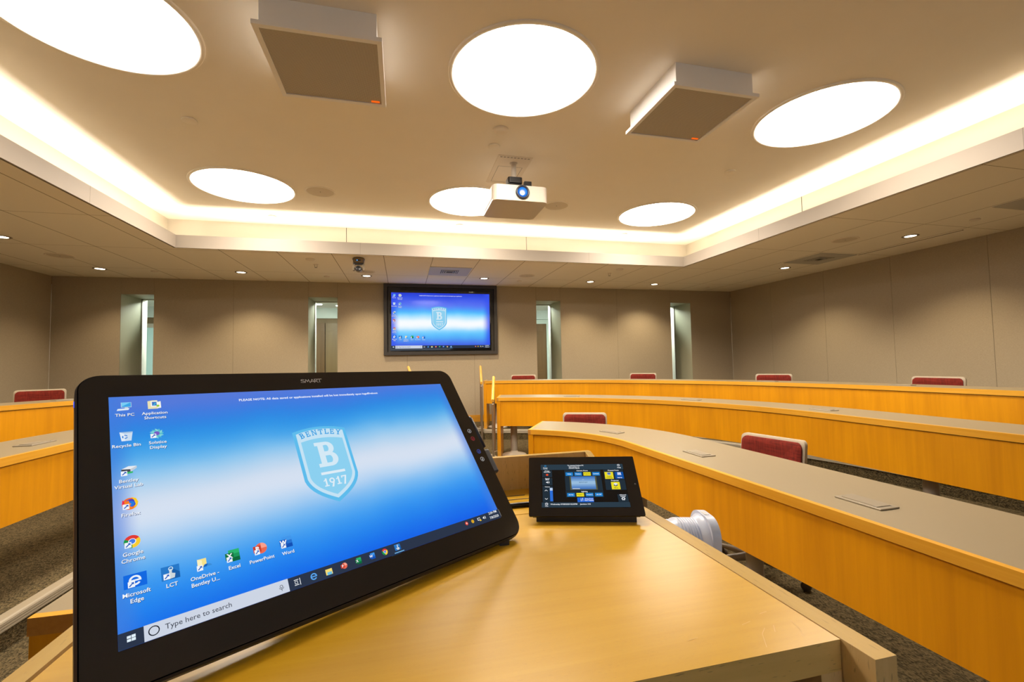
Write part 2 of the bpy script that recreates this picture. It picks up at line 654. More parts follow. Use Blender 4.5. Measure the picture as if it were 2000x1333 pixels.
# rows of desks: centre, radius, splay of the straight leg, depth, height, aisle end angle, where the leg ends
ROWS = {
    1: dict(c=(0.576, 2.843), R=0.939, phi=-0.021, w=0.552, z=0.735, fl=0.0, a=60.2, y0=0.05, pb=0.402),
    2: dict(c=(0.348, 2.725), R=2.752, phi=-0.038, w=0.479, z=0.875, fl=T1, a=73.45, y0=0.6, pb=0.532),
    3: dict(c=(-0.042, 2.570), R=4.486, phi=-0.132, w=0.460, z=1.020, fl=T2, a=73.4, y0=1.3, pb=0.672),
}
LEFT = {
    1: dict(ROWS[1], xm=0.63, y0=1.309),
    2: dict(ROWS[2], c=(0.348, 3.25), xm=0.605, y0=0.6),
    3: dict(ROWS[3], c=(-0.042, 2.62), xm=0.405, y0=1.3),
}


def row_path(R, off=0.0, n=40, extra=0.0):
    """points and outward normals along the front edge, from the leg's end to the aisle end; mirrored for the left half."""
    (cx, cy), rad, phi = R['c'], R['R'], R['phi']
    pts = []
    nv = Vector((math.cos(-phi), math.sin(-phi)))
    p0 = Vector((cx, cy)) + nv * rad
    d = Vector((-math.sin(phi), -math.cos(phi)))
    L = (p0.y - R['y0']) / math.cos(phi)
    for k in range(8):
        pts.append((p0 + d * L * (1 - k / 8), nv))
    a1 = math.radians(R['a']) + extra
    for k in range(n + 1):
        a = -phi + (a1 + phi) * k / n
        q = Vector((math.cos(a), math.sin(a)))
        pts.append((Vector((cx, cy)) + q * rad, q))
    out = []
    for p, q in pts:
        p = p + q * off
        if 'xm' in R:
            p = Vector((2 * R['xm'] - p.x, p.y))
            q = Vector((-q.x, q.y))
        out.append((p, q))
    return out


# ------------------------------------------------------------------ the shell
mb = MB()
mb.box((XL - 0.2, YF - 0.2, -0.2), (XR + 0.2, YB + 0.05, 0.0), CARPET)
struct('floor', mb)


def nose_points(rk, off, notch_y):
    right = [p for p, q in row_path(ROWS[rk], off)]
    left = [p for p, q in row_path(LEFT[rk], off)]
    right[0].y = left[0].y = -1.2
    r_end, l_end = right[-1], left[-1]
    mid = [Vector((r_end.x, notch_y)), Vector((l_end.x, notch_y))]
    return right, mid, left[::-1]


def platform(name, rk, off, z0, z1, notch):
    r, m, l = nose_points(rk, off, notch)
    front = r + m + l
    poly = front + [Vector((XL, -1.2)), Vector((XL, YB)), Vector((XR, YB)), Vector((XR, -1.2))]
    mb = MB()
    mb.prism([(p.x, p.y) for p in poly[::-1]][::-1], z0, z1, CARPET, bottom=False)
    return mb, front


mb, nose1 = platform('tier', 2, -0.10, 0.0, T1, 5.62)
struct('floor_tier_1', mb)
mb, nose2 = platform('tier', 3, -0.09, T1, T2, 6.98)
struct('floor_tier_2', mb)


def nosing(name, path, z):
    """ribbed strip wrapped over the step edge."""
    P = path
    prof = [(-0.055, 0.003), (-0.05, 0.005), (-0.012, 0.005), (-0.004, 0.004), (0.004, -0.001), (0.008, -0.008), (0.006, -0.011), (0.008, -0.014),
            (0.008, -0.021), (0.006, -0.024), (0.008, -0.027), (0.008, -0.034), (0.006, -0.037), (0.008, -0.04), (0.008, -0.047), (0.0, -0.05)]
    mb = MB()
    vs, n = [], len(prof)
    for i, p in enumerate(P):
        t = (P[min(i + 1, len(P) - 1)] - P[max(i - 1, 0)]).normalized()
        nn = Vector((-t.y, t.x))                       # towards the lower floor (path runs right leg -> aisle -> left leg)
        for a, b in prof:
            vs.append((p.x + nn.x * a, p.y + nn.y * a, z + b))
    fs = []
    for i in range(len(P) - 1):
        for k in range(n - 1):
            fs.append((i * n + k, i * n + k + 1, (i + 1) * n + k + 1, (i + 1) * n + k))
    mb.add(vs, fs, NOSING)
    struct(name, mb)


nosing('trim_1', nose1, T1)
nosing('trim_2', nose2, T2)

# aisle half steps (carpeted)
mb = MB()
mb.box((0.15, 5.34, 0), (1.08, 5.72, 0.07), CARPET)
mb.box((-0.2, 6.72, T1), (1.15, 7.05, 0.21), CARPET)
struct('floor_aisle_step', mb)

# side walls and front wall
WALL_SEAMS = (6.755, 5.698, 4.69, 3.636, 2.58, 1.52, 0.47)


def seam_wall(name, x, inward):
    mb = MB()
    ys = [YF] + sorted(WALL_SEAMS) + [YB]
    for a, b in zip(ys[:-1], ys[1:]):
        xa, xb = (x, x + 0.1) if inward < 0 else (x - 0.1, x)
        mb.box((xa, a + 0.0015, 0), (xb, b - 0.0015, HL + 0.02), FABRIC)
    mb.box((x + (0.004 if inward < 0 else -0.1), YF, 0), (x + (0.1 if inward < 0 else -0.004), YB, HL + 0.02), GROOVE)
    struct(name, mb)


seam_wall('wall_right', XR, -1)
seam_wall('wall_left', XL, 1)
mb = MB()
mb.box((XL - 0.1, YF - 0.1, 0), (XR + 0.1, YF, HT + 0.1), plain('front_wall_paint', (0.16, 0.14, 0.11), 0.7))
struct('wall_front', mb)

# back wall with four deep window slots
WINS = [(-4.02, -3.60), (-1.459, -1.017), (2.371, 2.833), (5.113, 5.558)]
WZ0, WZ1 = T2 + 0.10, CZ + 1.107
Y1, Y2 = 8.33, 8.49                      # glass line, corridor side of the wall
SEAMX = [-2.535, 0.088, 1.229, 3.966]
mb = MB()
edges = [XL] + [v for w in WINS for v in w] + [XR]
for i in range(0, len(edges), 2):
    a, b = edges[i], edges[i + 1]
    cuts = [a] + [s for s in SEAMX if a < s < b] + [b]
    for p, q in zip(cuts[:-1], cuts[1:]):
        mb.box((p + 0.0012, YB, 0), (q - 0.0012, YB + 0.02, HL + 0.02), FABRIC)
    mb.box((a, YB + 0.004, 0), (b, Y1, HL + 0.02), REVEAL, front=GROOVE)
    mb.box((a, Y1, 0), (b, Y2, HL + 0.02), JAMB)
for a, b in WINS:
    mb.box((a + 0.0012, YB, WZ1), (b - 0.0012, YB + 0.02, HL + 0.02), FABRIC)
    mb.box((a, YB + 0.004, WZ1), (b, Y2, HL + 0.02), REVEAL, front=GROOVE)
    mb.box((a, YB, 0), (b, Y2, WZ0), REVEAL, front=FABRIC)
struct('wall_back', mb)
for i, (a, b) in enumerate(WINS):
    mb = MB()
    mb.box((a, Y1 - 0.004, WZ0), (b, Y1 + 0.004, WZ1), GLASS)
    w = struct('window_%d' % (i + 1), mb)
    mb = MB()
    for lo, hi in (((a, Y1 - 0.012, WZ1 - 0.012), (b, Y1 + 0.012, WZ1)), ((a, Y1 - 0.012, WZ0), (b, Y1 + 0.012, WZ0 + 0.012)),
                   ((a, Y1 - 0.012, WZ0), (a + 0.008, Y1 + 0.012, WZ1)), ((b - 0.008, Y1 - 0.012, WZ0), (b, Y1 + 0.012, WZ1))):
        mb.box(lo, hi, GREYM)
    struct('window_frame', mb, w)

# the corridor beyond the glass
CORZ = 2.55
mb = MB()
mb.box((XL - 1.5, Y2, T2 - 0.1), (XR + 1.5, 10.6, T2), plain('corridor_floor', (0.25, 0.2, 0.14), 0.5))
struct('floor_corridor', mb)
mb = MB()
mb.box((XL - 1.5, Y2, CORZ), (XR + 1.5, 10.6, CORZ + 0.1), plain('corridor_ceiling_paint', (0.70, 0.76, 0.76), 0.7))
struct('ceiling_corridor', mb)
mb = MB()
mb.box((XL - 1.5, 10.5, T2), (XR + 1.5, 10.6, CORZ), TANW)
mb.box((XL - 1.6, Y2, T2), (XL - 1.5, 10.6, CORZ), WHITE)
mb.box((XR + 1.5, Y2, T2), (XR + 1.6, 10.6, CORZ), WHITE)
mb.box((XL - 1.5, 10.44, 2.33), (XR + 1.5, 10.5, CORZ), plain('corridor_bulkhead', (0.50, 0.58, 0.58), 0.6))
struct('wall_corridor', mb)
mb = MB()
mb.box((-5.3, 10.40, T2), (-4.25, 10.44, 2.12), CYANP)
mb.box((-5.3, 10.39, 2.12), (-4.25, 10.44, 2.20), GREYM)
struct('window_5', mb)
mb = MB()
mb.box((2.62, 10.42, T2), (3.42, 10.47, 2.22), DOORW)
struct('door_1', mb)
mb = MB()
mb.box((3.42, 10.40, T2), (3.52, 10.48, 2.32), plain('door_frame_grey', (0.42, 0.50, 0.48), 0.5))
mb.box((2.5, 10.40, T2), (2.62, 10.48, 2.32), plain('door_frame_grey', (0.42, 0.50, 0.48), 0.5))
mb.box((2.62, 10.40, 2.22), (3.42, 10.48, 2.32), plain('door_frame_grey', (0.42, 0.50, 0.48), 0.5))
struct('trim_3', mb)
mb = MB()
mb.box((-2.05, 10.42, T2), (-1.62, 10.47, 2.22), DOORW)
mb.box((-1.60, 10.42, T2), (-1.30, 10.47, 2.22), wood('corridor_panel_wood', (0.12, 0.07, 0.025), (0.16, 0.10, 0.04), (30, 30, 1.2), 0.4))
mb.box((-1.29, 10.38, 1.45), (-1.12, 10.42, 1.75), plain('notice_brown', (0.2, 0.13, 0.08), 0.6))
struct('door_2', mb)

# baseboards
mb = MB()
for a, b in [(edges[i], edges[i + 1]) for i in range(0, len(edges), 2)]:
    mb.box((a, YB - 0.015, T2), (b, YB, T2 + 0.115), BASEB)
struct('baseboard_back', mb)
mb = MB()
mb.box((XR - 0.015, -1.2, T2), (XR, YB - 0.015, T2 + 0.115), BASEB)
struct('baseboard_right', mb)
mb = MB()
mb.box((XL, -1.2, T2), (XL + 0.015, YB - 0.015, T2 + 0.115), BASEB)
struct('baseboard_left', mb)

# lower ceiling: a ring of panels round the tray
mb = MB()
for lo, hi in (((XL, FYB, HL), (XR, YB, HL + 0.02)), ((XL, YF, HL), (XR, FYF, HL + 0.02)),
               ((XL, FYF, HL), (FXL, FYB, HL + 0.02)), ((FXR, FYF, HL), (XR, FYB, HL + 0.02))):
    mb.box(lo, hi, PANELS)
struct('ceiling_lower', mb)
mb = MB()
mb.box((CXL - 0.02, CYF - 0.02, HT), (CXR + 0.02, CYB + 0.02, HT + 0.05), TRAY)
struct('ceiling', mb)
mb = MB()
mb.box((CXL - 0.02, CYB, HL + 0.02), (CXR + 0.02, CYB + 0.02, HT), COVEM)
mb.box((CXL - 0.02, CYF - 0.02, HL + 0.02), (CXR + 0.02, CYF, HT), COVEM)
mb.box((CXL - 0.02, CYF, HL + 0.02), (CXL, CYB, HT), COVEM)
mb.box((CXR, CYF, HL + 0.02), (CXR + 0.02, CYB, HT), COVEM)
for y in (0.0, 2.0, 4.05):
    mb.box((CXR - 0.001, y, HL + 0.03), (CXR, y + 0.006, HT), GROOVE)
    mb.box((CXL, y - 1.2, HL + 0.03), (CXL + 0.001, y - 1.194, HT), GROOVE)
for x in (-0.7, 1.75):
    mb.box((x, CYB - 0.001, HL + 0.03), (x + 0.006, CYB, HT), GROOVE)
struct('wall_cove', mb)
mb = MB()
t = 0.018
zf = HL - 0.004
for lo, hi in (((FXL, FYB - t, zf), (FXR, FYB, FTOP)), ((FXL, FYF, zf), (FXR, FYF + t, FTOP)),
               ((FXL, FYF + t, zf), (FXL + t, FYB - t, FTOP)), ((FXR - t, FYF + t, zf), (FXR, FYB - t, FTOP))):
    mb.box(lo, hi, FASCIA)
for lo, hi in (((FXL - 0.012, FYF, HL - 0.0006), (FXL - 0.004, FYB + 0.004, HL)), ((FXR + 0.004, FYF, HL - 0.0006), (FXR + 0.012, FYB + 0.004, HL)),
               ((FXL - 0.012, FYB + 0.004, HL - 0.0006), (FXR + 0.012, FYB + 0.010, HL))):
    mb.box(lo, hi, GROOVE)
SEAM = plain('fascia_seam', (0.16, 0.14, 0.115), 0.6)
for x in (-0.487, 2.52):
    mb.box((x, FYB - t - 0.0004, zf), (x + 0.003, FYB - t, FTOP), SEAM)
for y in (2.02, 4.3):
    mb.box((FXR - t - 0.0004, y, zf), (FXR - t, y + 0.003, FTOP), SEAM)
    mb.box((FXL + t, y, zf), (FXL + t + 0.0004, y + 0.003, FTOP), SEAM)
struct('trim_4', mb)

# cove light strips lying in the trough
STRIPM = emis(WARM, COVE_L, True, True)


def strip(a, b, out, lab):
    """a..b: the line just behind the fascia; out: unit vector towards the cove wall."""
    a, b, out = Vector(a), Vector(b), Vector(out)
    mid = (a + b) / 2
    o = thing('cove_light', lab, 'strip light', (mid.x, mid.y, HL + 0.02), 'strip lights hidden in the ceiling cove')

    def bar(o0, o1, z0, z1, mat):
        mb = MB()
        q = [a + out * o0 - mid, b + out * o0 - mid, b + out * o1 - mid, a + out * o1 - mid]
        ar = sum(q[i].x * q[(i + 1) % 4].y - q[(i + 1) % 4].x * q[i].y for i in range(4))
        q = q if ar > 0 else q[::-1]
        if z0 == z1:
            mb.face([(p.x, p.y, z0) for p in q], mat)
        else:
            mb.prism([(p.x, p.y) for p in q], z0, z1, mat)
        return mb
    obj('housing', bar(0.016, 0.072, 0.0, 0.024, WHITE), o)
    obj('diffuser', bar(0.02, 0.06, 0.026, 0.026, STRIPM), o)
    obj('baffle', bar(0.082, 0.088, 0.0, 0.062, WHITE), o)


strip((FXL + 0.1, FYB), (FXR - 0.1, FYB), (0, 1), 'long strip light hidden in the cove along the back of the ceiling tray')
strip((FXR, FYF + 0.2), (FXR, FYB - 0.02), (1, 0), 'long strip light hidden in the cove on the right of the ceiling tray')
strip((FXL, FYF + 0.2), (FXL, FYB - 0.02), (-1, 0), 'long strip light hidden in the cove on the left of the ceiling tray')
strip((FXL + 0.1, FYF), (FXR - 0.1, FYF), (0, -1), 'long strip light hidden in the cove along the front of the ceiling tray')

# ------------------------------------------------------------------ round ceiling lights
DISCM = emis(WARM, DISC_L, True, True)
RR = 0.444


def make_round_light():
    o = thing('round_light', '', 'ceiling light', (0, 0, HT))
    mb = MB()
    mb.lathe([(RR + 0.028, 0.0), (RR + 0.028, -0.008), (RR + 0.022, -0.012), (RR + 0.004, -0.012), (RR, -0.008), (RR, -0.002)], TRAY, seg=96)
    obj('trim_ring', mb, o)
    mb = MB()
    mb.face([(*p, -0.004) for p in circle_pts(RR, 96)][::-1], DISCM)
    obj('diffuser', mb, o)
    return o


LX = [-1.515, 0.757, 3.081]
LY = [(2.65, 'in the nearer row'), (4.924, 'in the farther row')]
ln = {(0, 0): 'big glowing round ceiling light cut off by the top left corner of the photo',
      (1, 0): 'glowing round ceiling light between the two white microphone boxes',
      (2, 0): 'glowing round ceiling light right of the right-hand microphone box',
      (0, 1): 'glowing round ceiling light in the far row, left of the ceiling speaker',
      (1, 1): 'glowing round ceiling light partly hidden behind the hanging projector',
      (2, 1): 'glowing round ceiling light in the far row at the right of the projector'}
proto = make_round_light()
for j, (y, _) in enumerate(LY):
    for i, x in enumerate(LX):
        o = proto if (i, j) == (0, 0) else copy_tree(proto)
        o.location = (x, y, HT)
        tag(o, ln[(i, j)], 'ceiling light', 'round lights in the ceiling tray')

# ------------------------------------------------------------------ downlights in the lower ceiling
LENS = emis((1.0, 0.86, 0.62), 14.0, False, True)


def make_downlight():
    o = thing('downlight', '', 'downlight', (0, 0, HL))
    mb = MB()
    mb.lathe([(0.078, 0), (0.078, -0.004), (0.07, -0.007), (0.056, -0.006), (0.052, 0.0)], FASCIA, seg=32)
    obj('trim_ring', mb, o)
    mb = MB()
    mb.face([(*p, -0.003) for p in circle_pts(0.053, 32)][::-1], LENS)
    obj('lens', mb, o)
    return o


DL = [(-3.93, 7.125, 'small bright downlight over the left window slot of the back wall'),
      (-2.223, 7.108, 'small bright downlight over the back wall left of the ceiling camera'),
      (-0.514, 7.124, 'small bright downlight just right of and below the ceiling camera'),
      (1.292, 7.072, 'small bright downlight above the right part of the wall display'),
      (3.145, 7.111, 'small bright downlight above the third window slot'),
      (4.417, 7.19, 'small bright downlight left of the fourth window slot'),
      (5.646, 5.579, 'small bright downlight beside the square vent along the right wall'),
      (5.624, 3.829, 'small bright downlight beside the long slot along the right wall'),
      (-3.908, 5.559, 'small bright downlight cut by the left edge of the photo'),
      (5.62, 2.08, 'downlight along the right wall outside the frame'),
      (-3.908, 3.81, 'downlight along the left wall outside the frame')]
proto = make_downlight()
for i, (x, y, lab) in enumerate(DL):
    o = proto if i == 0 else copy_tree(proto)
    o.location = (x, y, HL)
    tag(o, lab, 'downlight', 'downlights in the lower ceiling')
    ld = bpy.data.lights.new('downlight_lamp', 'SPOT')
    ld.energy = DOWN_W
    ld.color = WARM2
    ld.spot_size = math.radians(120)
    ld.spot_blend = 0.7
    ld.shadow_soft_size = 0.04
    lo = bpy.data.objects.new('downlight_lamp', ld)
    COL.objects.link(lo)
    lo.parent = o
    lo.location = (0, 0, -0.02)

# corridor lamps
for k, (x, y, sx, sy, lab) in enumerate([(-1.72, 9.75, 0.30, 0.10, 'oblong bright corridor light seen through the second window slot'),
                                         (-1.28, 9.95, 0.10, 0.10, 'small bright corridor light right of the oblong one'),
                                         (2.95, 9.3, 0.14, 0.12, 'small bright corridor light seen through the third window slot')]):
    mb = MB()
    mb.prism(rrect(sx, sy, 0.045), -0.012, 0.0, emis((1.0, 0.95, 0.85), 9.0, False, True))
    single('corridor_light', mb, lab, 'ceiling light', (x, y, CORZ), 'lights in the corridor')
for x in (-3.8, -1.3, 2.7, 5.3):
    ad = bpy.data.lights.new('corridor_lamp', 'AREA')
    ad.shape = 'RECTANGLE'
    ad.size, ad.size_y = 0.6, 0.3
    ad.energy = 70
    ad.color = (1.0, 0.95, 0.84)
    ao = bpy.data.objects.new('corridor_lamp', ad)
    COL.objects.link(ao)
    ao.location = (x, 8.85, CORZ - 0.01)

# the lit projection picture on the front wall behind the camera
mb2 = thing('projection_screen', 'wide projection screen showing a bright blue picture on the front wall', 'projection screen', (0.55, YF + 0.001, 2.05))
m_ = MB()
m_.box((-1.35, 0.0, -0.8), (1.35, 0.025, 0.8), BLACK)
obj('frame', m_, mb2)
m_ = MB()
m_.face([(-1.3, 0.026, -0.75), (-1.3, 0.026, 0.75), (1.3, 0.026, 0.75), (1.3, 0.026, -0.75)], emis((0.62, 0.78, 1.0), 1.3, True, True))
obj('picture', m_, mb2)

# ------------------------------------------------------------------ things fixed to the ceilings
def ceiling_speaker(x, y, z, r, lab):
    o = thing('ceiling_speaker', lab, 'speaker', (x, y, z), 'round speakers in the ceilings')
    mb = MB()
    mb.lathe([(r, 0), (r, -0.004), (r - 0.006, -0.007), (r - 0.016, -0.006), (r - 0.02, -0.002)], TRAY if z > HL + 0.1 else WHITE, seg=48)
    obj('trim_ring', mb, o)
    mb = MB()
    mb.face([(*p, -0.003) for p in circle_pts(r - 0.018, 48)][::-1], SPKG)
    mb.lathe([(0.006, -0.003), (0.006, -0.006), (0.0, -0.006)], GREYM, seg=10)
    obj('grille', mb, o)


ceiling_speaker(-0.81, 4.916, HT, 0.15, 'round speaker in the tray ceiling between two round lights, left')
ceiling_speaker(1.75, 4.853, HT, 0.15, 'round speaker in the tray ceiling just right of the projector')
ceiling_speaker(-3.915, 6.374, HL, 0.135, 'round speaker in the lower ceiling near the left wall')
ceiling_speaker(5.018, 4.099, HL, 0.135, 'round speaker in the lower ceiling along the right wall')
ceiling_speaker(-0.498, 6.809, HL, 0.125, 'round speaker in the lower ceiling behind the hanging camera')
ceiling_speaker(1.918, 6.763, HL, 0.125, 'round speaker in the lower ceiling right of the blue lit vent')


def cover_plate(x, y, z, r, lab):
    mb = MB()
    mb.lathe([(r - 0.003, 0.0), (r - 0.003, -0.005), (r, -0.005), (r, -0.011), (r - 0.004, -0.013), (0.0, -0.014)], TRAY if z > HL + 0.1 else WHITE, seg=28)
    single('sprinkler_cover', mb, lab, 'sprinkler cover', (x, y, z), 'flat round sprinkler covers')


for x, y, z, lab in [(-1.487, 3.645, HT, 'round flat cover plate on the tray ceiling left of the near white box'),
                     (3.086, 3.629, HT, 'round flat cover plate on the tray ceiling below the right round light'),
                     (-1.497, 5.842, HT, 'round flat cover plate in the bright cove band under the left far light'),
                     (0.744, 5.778, HT, 'round flat cover plate in the bright cove band under the projector'),
                     (3.097, 5.784, HT, 'round flat cover plate in the bright cove band under the right far light'),
                     (0.756, 3.585, HT, 'round flat cover plate between smoke detector and projector plate'),
                     (-1.10, 7.252, HL, 'round flat cover plate in the lower ceiling above the second window'),
                     (5.638, 7.331, HL, 'round flat cover plate in the lower ceiling near the right back corner'),
                     (-3.333, 7.205, HL, 'round flat cover plate in the lower ceiling above the first window'),
                     (5.609, 3.226, HL, 'round flat cover plate in the lower ceiling at the far right edge'),
                     (1.911, 7.213, HL, 'round flat cover plate right above the wall display corner')]:
    cover_plate(x, y, z, 0.05 if z > HL + 0.1 else 0.042, lab)


def smoke(x, y, z, r, lab):
    o = thing('smoke_detector', lab, 'smoke detector', (x, y, z), 'smoke detectors')
    mb = MB()
    mb.lathe([(r, 0), (r, -0.008), (r * 0.94, -0.011)], WHITE, seg=32)
    obj('base', mb, o)
    mb = MB()
    mb.lathe([(r * 0.94, -0.011), (r * 0.8, -0.018), (r * 0.5, -0.022), (0, -0.023)], WHITE, seg=32)
    obj('dome', mb, o)


smoke(0.754, 3.316, HT, 0.062, 'round smoke detector on the tray ceiling above the projector')
smoke(-1.12, 6.089, HL, 0.055, 'round smoke detector in the lower ceiling left of the hanging camera')
smoke(3.153, 6.06, HL, 0.055, 'round smoke detector in the lower ceiling near the third window')
for x, y, lab in ((-1.11, 6.42, 'small pronged sprinkler head left of the hanging camera'), (3.139, 6.373, 'small pronged sprinkler head near the third window')):
    o = thing('sprinkler', lab, 'sprinkler', (x, y, HL), 'pronged sprinkler heads')
    mb = MB()
    mb.lathe([(0.035, 0), (0.033, -0.004), (0.0, -0.005)], WHITE, seg=20)
    obj('escutcheon', mb, o)
    mb = MB()
    mb.tube([(-0.014, 0, -0.004), (-0.016, 0, -0.03), (0, 0, -0.042)], 0.003, STEEL, 6)
    mb.tube([(0.014, 0, -0.004), (0.016, 0, -0.03), (0, 0, -0.042)], 0.003, STEEL, 6)
    mb.lathe([(0.0, -0.040), (0.017, -0.042), (0.017, -0.045), (0, -0.045)], STEEL, Matrix.Translation((0, 0, 0)), 14)
    obj('deflector', mb, o)


def vent(x, y, lab, blue=False):
    o = thing('ceiling_vent', lab, 'air vent', (x, y, HL), 'square ceiling vents')
    mb = MB()
    mb.box((-0.298, -0.298, -0.006), (0.298, 0.298, 0), VENTM)
    obj('face_plate', mb, o)
    mb = MB()
    for k, h in enumerate((0.14, 0.115, 0.09, 0.06)):
        z0 = -0.007 - 0.002 * k
        mb.box((-h, -h, z0), (h, -h + 0.012, z0 + 0.004), VENTM)
        mb.box((-h, h - 0.012, z0), (h, h, z0 + 0.004), VENTM)
        mb.box((-h, -h + 0.012, z0), (-h + 0.012, h - 0.012, z0 + 0.004), VENTM)
        mb.box((h - 0.012, -h + 0.012, z0), (h, h - 0.012, z0 + 0.004), VENTM)
    mb.box((-0.14, -0.14, -0.0066), (0.14, 0.14, -0.006), DARKIN)
    obj('louvre', mb, o)


vent(0.69, 6.61, 'square ceiling vent above the wall display, tinted blue by it')
vent(5.62, 4.98, 'square grey ceiling vent between two downlights along the right wall')
vent(5.60, 2.62, 'square grey ceiling vent cut by the right edge of the photo')
mb = MB()
mb.box((-0.012, 0, -0.004), (0.012, 1.16, 0.0), DARKIN)
mb.box((-0.018, 0, -0.005), (-0.012, 1.16, 0.0), WHITE)
mb.box((0.012, 0, -0.005), (0.018, 1.16, 0.0), WHITE)
single('slot_diffuser', mb, 'long dark slot diffuser in the lower ceiling beside the right wall', 'air vent', (5.946, 3.53, HL))


# ceiling microphone boxes
def mic_box(x, y, lab):
    o = thing('microphone_array', lab, 'ceiling microphone', (x, y, HT), 'white box microphones under the tray ceiling')
    h = 0.16
    mb = MB()
    mb.box((-0.275, -0.28, -h + 0.02), (0.275, 0.28, 0), MICW, bevel=0.002)
    obj('housing', mb, o)
    mb = MB()
    s = 0.302
    for lo, hi in (((-s, -s, -h), (s, -s + 0.026, -h + 0.022)), ((-s, s - 0.026, -h), (s, s, -h + 0.022)),
                   ((-s, -s + 0.026, -h), (-s + 0.026, s - 0.026, -h + 0.022)), ((s - 0.026, -s + 0.026, -h), (s, s - 0.026, -h + 0.022))):
        mb.box(lo, hi, MICW)
    obj('frame', mb, o)
    mb = MB()
    mb.box((-s + 0.026, -s + 0.026, -h + 0.006), (s - 0.026, s - 0.026, -h + 0.016), GRILLE)
    obj('grille', mb, o)
    mb = MB()
    mb.box((0.215, 0.250, -h + 0.001), (0.265, 0.262, -h + 0.0065), emis((255, 105, 25), 1.0))
    ob = obj('status_light', mb, o)
    ob['label'] = 'small glowing orange bar'


mic_box(-0.39, 2.605, 'white box microphone with grey grille, left of the near round light')
mic_box(1.895, 2.605, 'white box microphone with grey grille, right of the near round light')


# projector hanging from the tray
PJ = Vector((1.005, 3.92, CZ + 1.385))
o = thing('projector', 'white projector hanging by a pole from the tray ceiling, its lens glowing', 'projector', tuple(PJ))
mb = MB()
bw, bd, bh = 0.245, 0.245, 0.135
mb.prism(rrect(2 * bw, 2 * bd, 0.05, 8), 0.0, bh, PROJW, smooth=False)
obj('body', mb, o)
mb = MB()
mb.box((-bw - 0.002, -0.20, 0.02), (-bw, 0.17, bh - 0.015), SPKG)
for k in range(12):
    mb.box((-bw - 0.004, -0.19 + k * 0.03, 0.025), (-bw - 0.002, -0.178 + k * 0.03, bh - 0.02), PROJW)
obj('side_grille', mb, o)
for x in (-0.115, 0.155):
    mb = MB()
    mb.box((x, -bd - 0.0006, 0.004), (x + 0.0015, -bd + 0.002, bh - 0.004), GREYW)
    obj('front_seam', mb, o)
for x in (0.165, 0.182):
    mb = MB()
    mb.box((x, -bd - 0.001, 0.004), (x + 0.002, -bd, 0.014), GREYW)
    obj('indicator', mb, o)
mb = MB()
Mx = Matrix.Translation((0.012, -bd, 0.074)) @ Matrix.Rotation(math.pi / 2, 4, 'X')
BLG = plain('blue_coated_lens', (0.015, 0.03, 0.09), 0.12)
mb.lathe([(0.060, -0.02), (0.060, 0.016), (0.055, 0.022), (0.046, 0.020), (0.043, 0.010)], plain('lens_barrel', (0.03, 0.035, 0.05), 0.3), Mx, 40)
lens = obj('lens', mb, o)
mb = MB()
mb.face([Mx @ Vector((*p, 0.010)) for p in circle_pts(0.043, 40)], emis((40, 110, 225), 1.0))
mb.face([Mx @ Vector((*p, 0.0108)) for p in circle_pts(0.036, 36, 0.001, 0.002)], emis((60, 150, 235), 1.0))
mb.face([Mx @ Vector((*p, 0.0116)) for p in circle_pts(0.027, 32, -0.002, -0.004)], emis((150, 175, 255), 1.0))
mb.face([Mx @ Vector((*p, 0.0124)) for p in circle_pts(0.020, 28, -0.004, -0.008)], emis((255, 255, 255), 3.0))
obj('glass', mb, lens)
mb = MB()
for k in range(9):
    mb.box((-0.045 + k * 0.009, -0.052, -0.0006), (-0.039 + k * 0.009, -0.046, 0.0), GREYW)
obj('maker_mark', mb, o)
mb = MB()
mb.prism(rrect(0.13, 0.12, 0.02), bh + 0.075, bh + 0.125, BLACK, M=Matrix.Translation((-0.014, -0.06, 0)))
mb.box((-0.07, -0.10, bh), (0.045, -0.02, bh + 0.08), BLACK)
obj('mount_bracket', mb, o)
for lo, hi in (((-0.20, -0.10, bh), (-0.06, -0.075, bh + 0.018)), ((0.06, 0.03, bh), (0.17, 0.055, bh + 0.018)), ((0.07, -0.115, bh), (0.135, -0.075, bh + 0.095))):
    mb = MB()
    mb.box(lo, hi, BLACK)
    obj('mount_arm', mb, o)
for x, y in ((-0.20, -0.1), (0.17, 0.04), (0.2, -0.15), (-0.19, 0.15)):
    mb = MB()
    mb.lathe([(0.012, bh), (0.012, bh + 0.018), (0.008, bh + 0.024), (0, bh + 0.025)], STEEL, Matrix.Translation((x, y, 0)), 12)
    obj('mount_screw', mb, o)
mb = MB()
mb.lathe([(0.03, bh + 0.12), (0.024, bh + 0.135), (0.024, HT - PJ.z - 0.01), (0.036, HT - PJ.z - 0.008), (0.036, HT - PJ.z - 0.0005)], PROJW,
         Matrix.Translation((-0.014, -0.059, 0)), 24)
obj('pole', mb, o)
o = thing('ceiling_plate', 'thin white access plate with slots that the projector pole comes from', 'mounting plate', (0.98, 4.035, HT))
mb = MB()
mb.box((-0.155, -0.305, -0.006), (0.155, 0.295, 0), WHITE)
obj('plate', mb, o)
mb = MB()
for k in range(9):
    mb.box((-0.135 + k * 0.031, -0.29, -0.0068), (-0.115 + k * 0.031, -0.272, -0.006), GREYM)
mb.box((-0.11, -0.1, -0.0066), (0.11, -0.095, -0.006), GREYM)
mb.box((-0.11, 0.25, -0.0066), (0.11, 0.255, -0.006), GREYM)
mb.box((-0.115, -0.1, -0.0066), (-0.11, 0.255, -0.006), GREYM)
mb.box((0.11, -0.1, -0.0066), (0.115, 0.255, -0.006), GREYM)
obj('slot', mb, o)

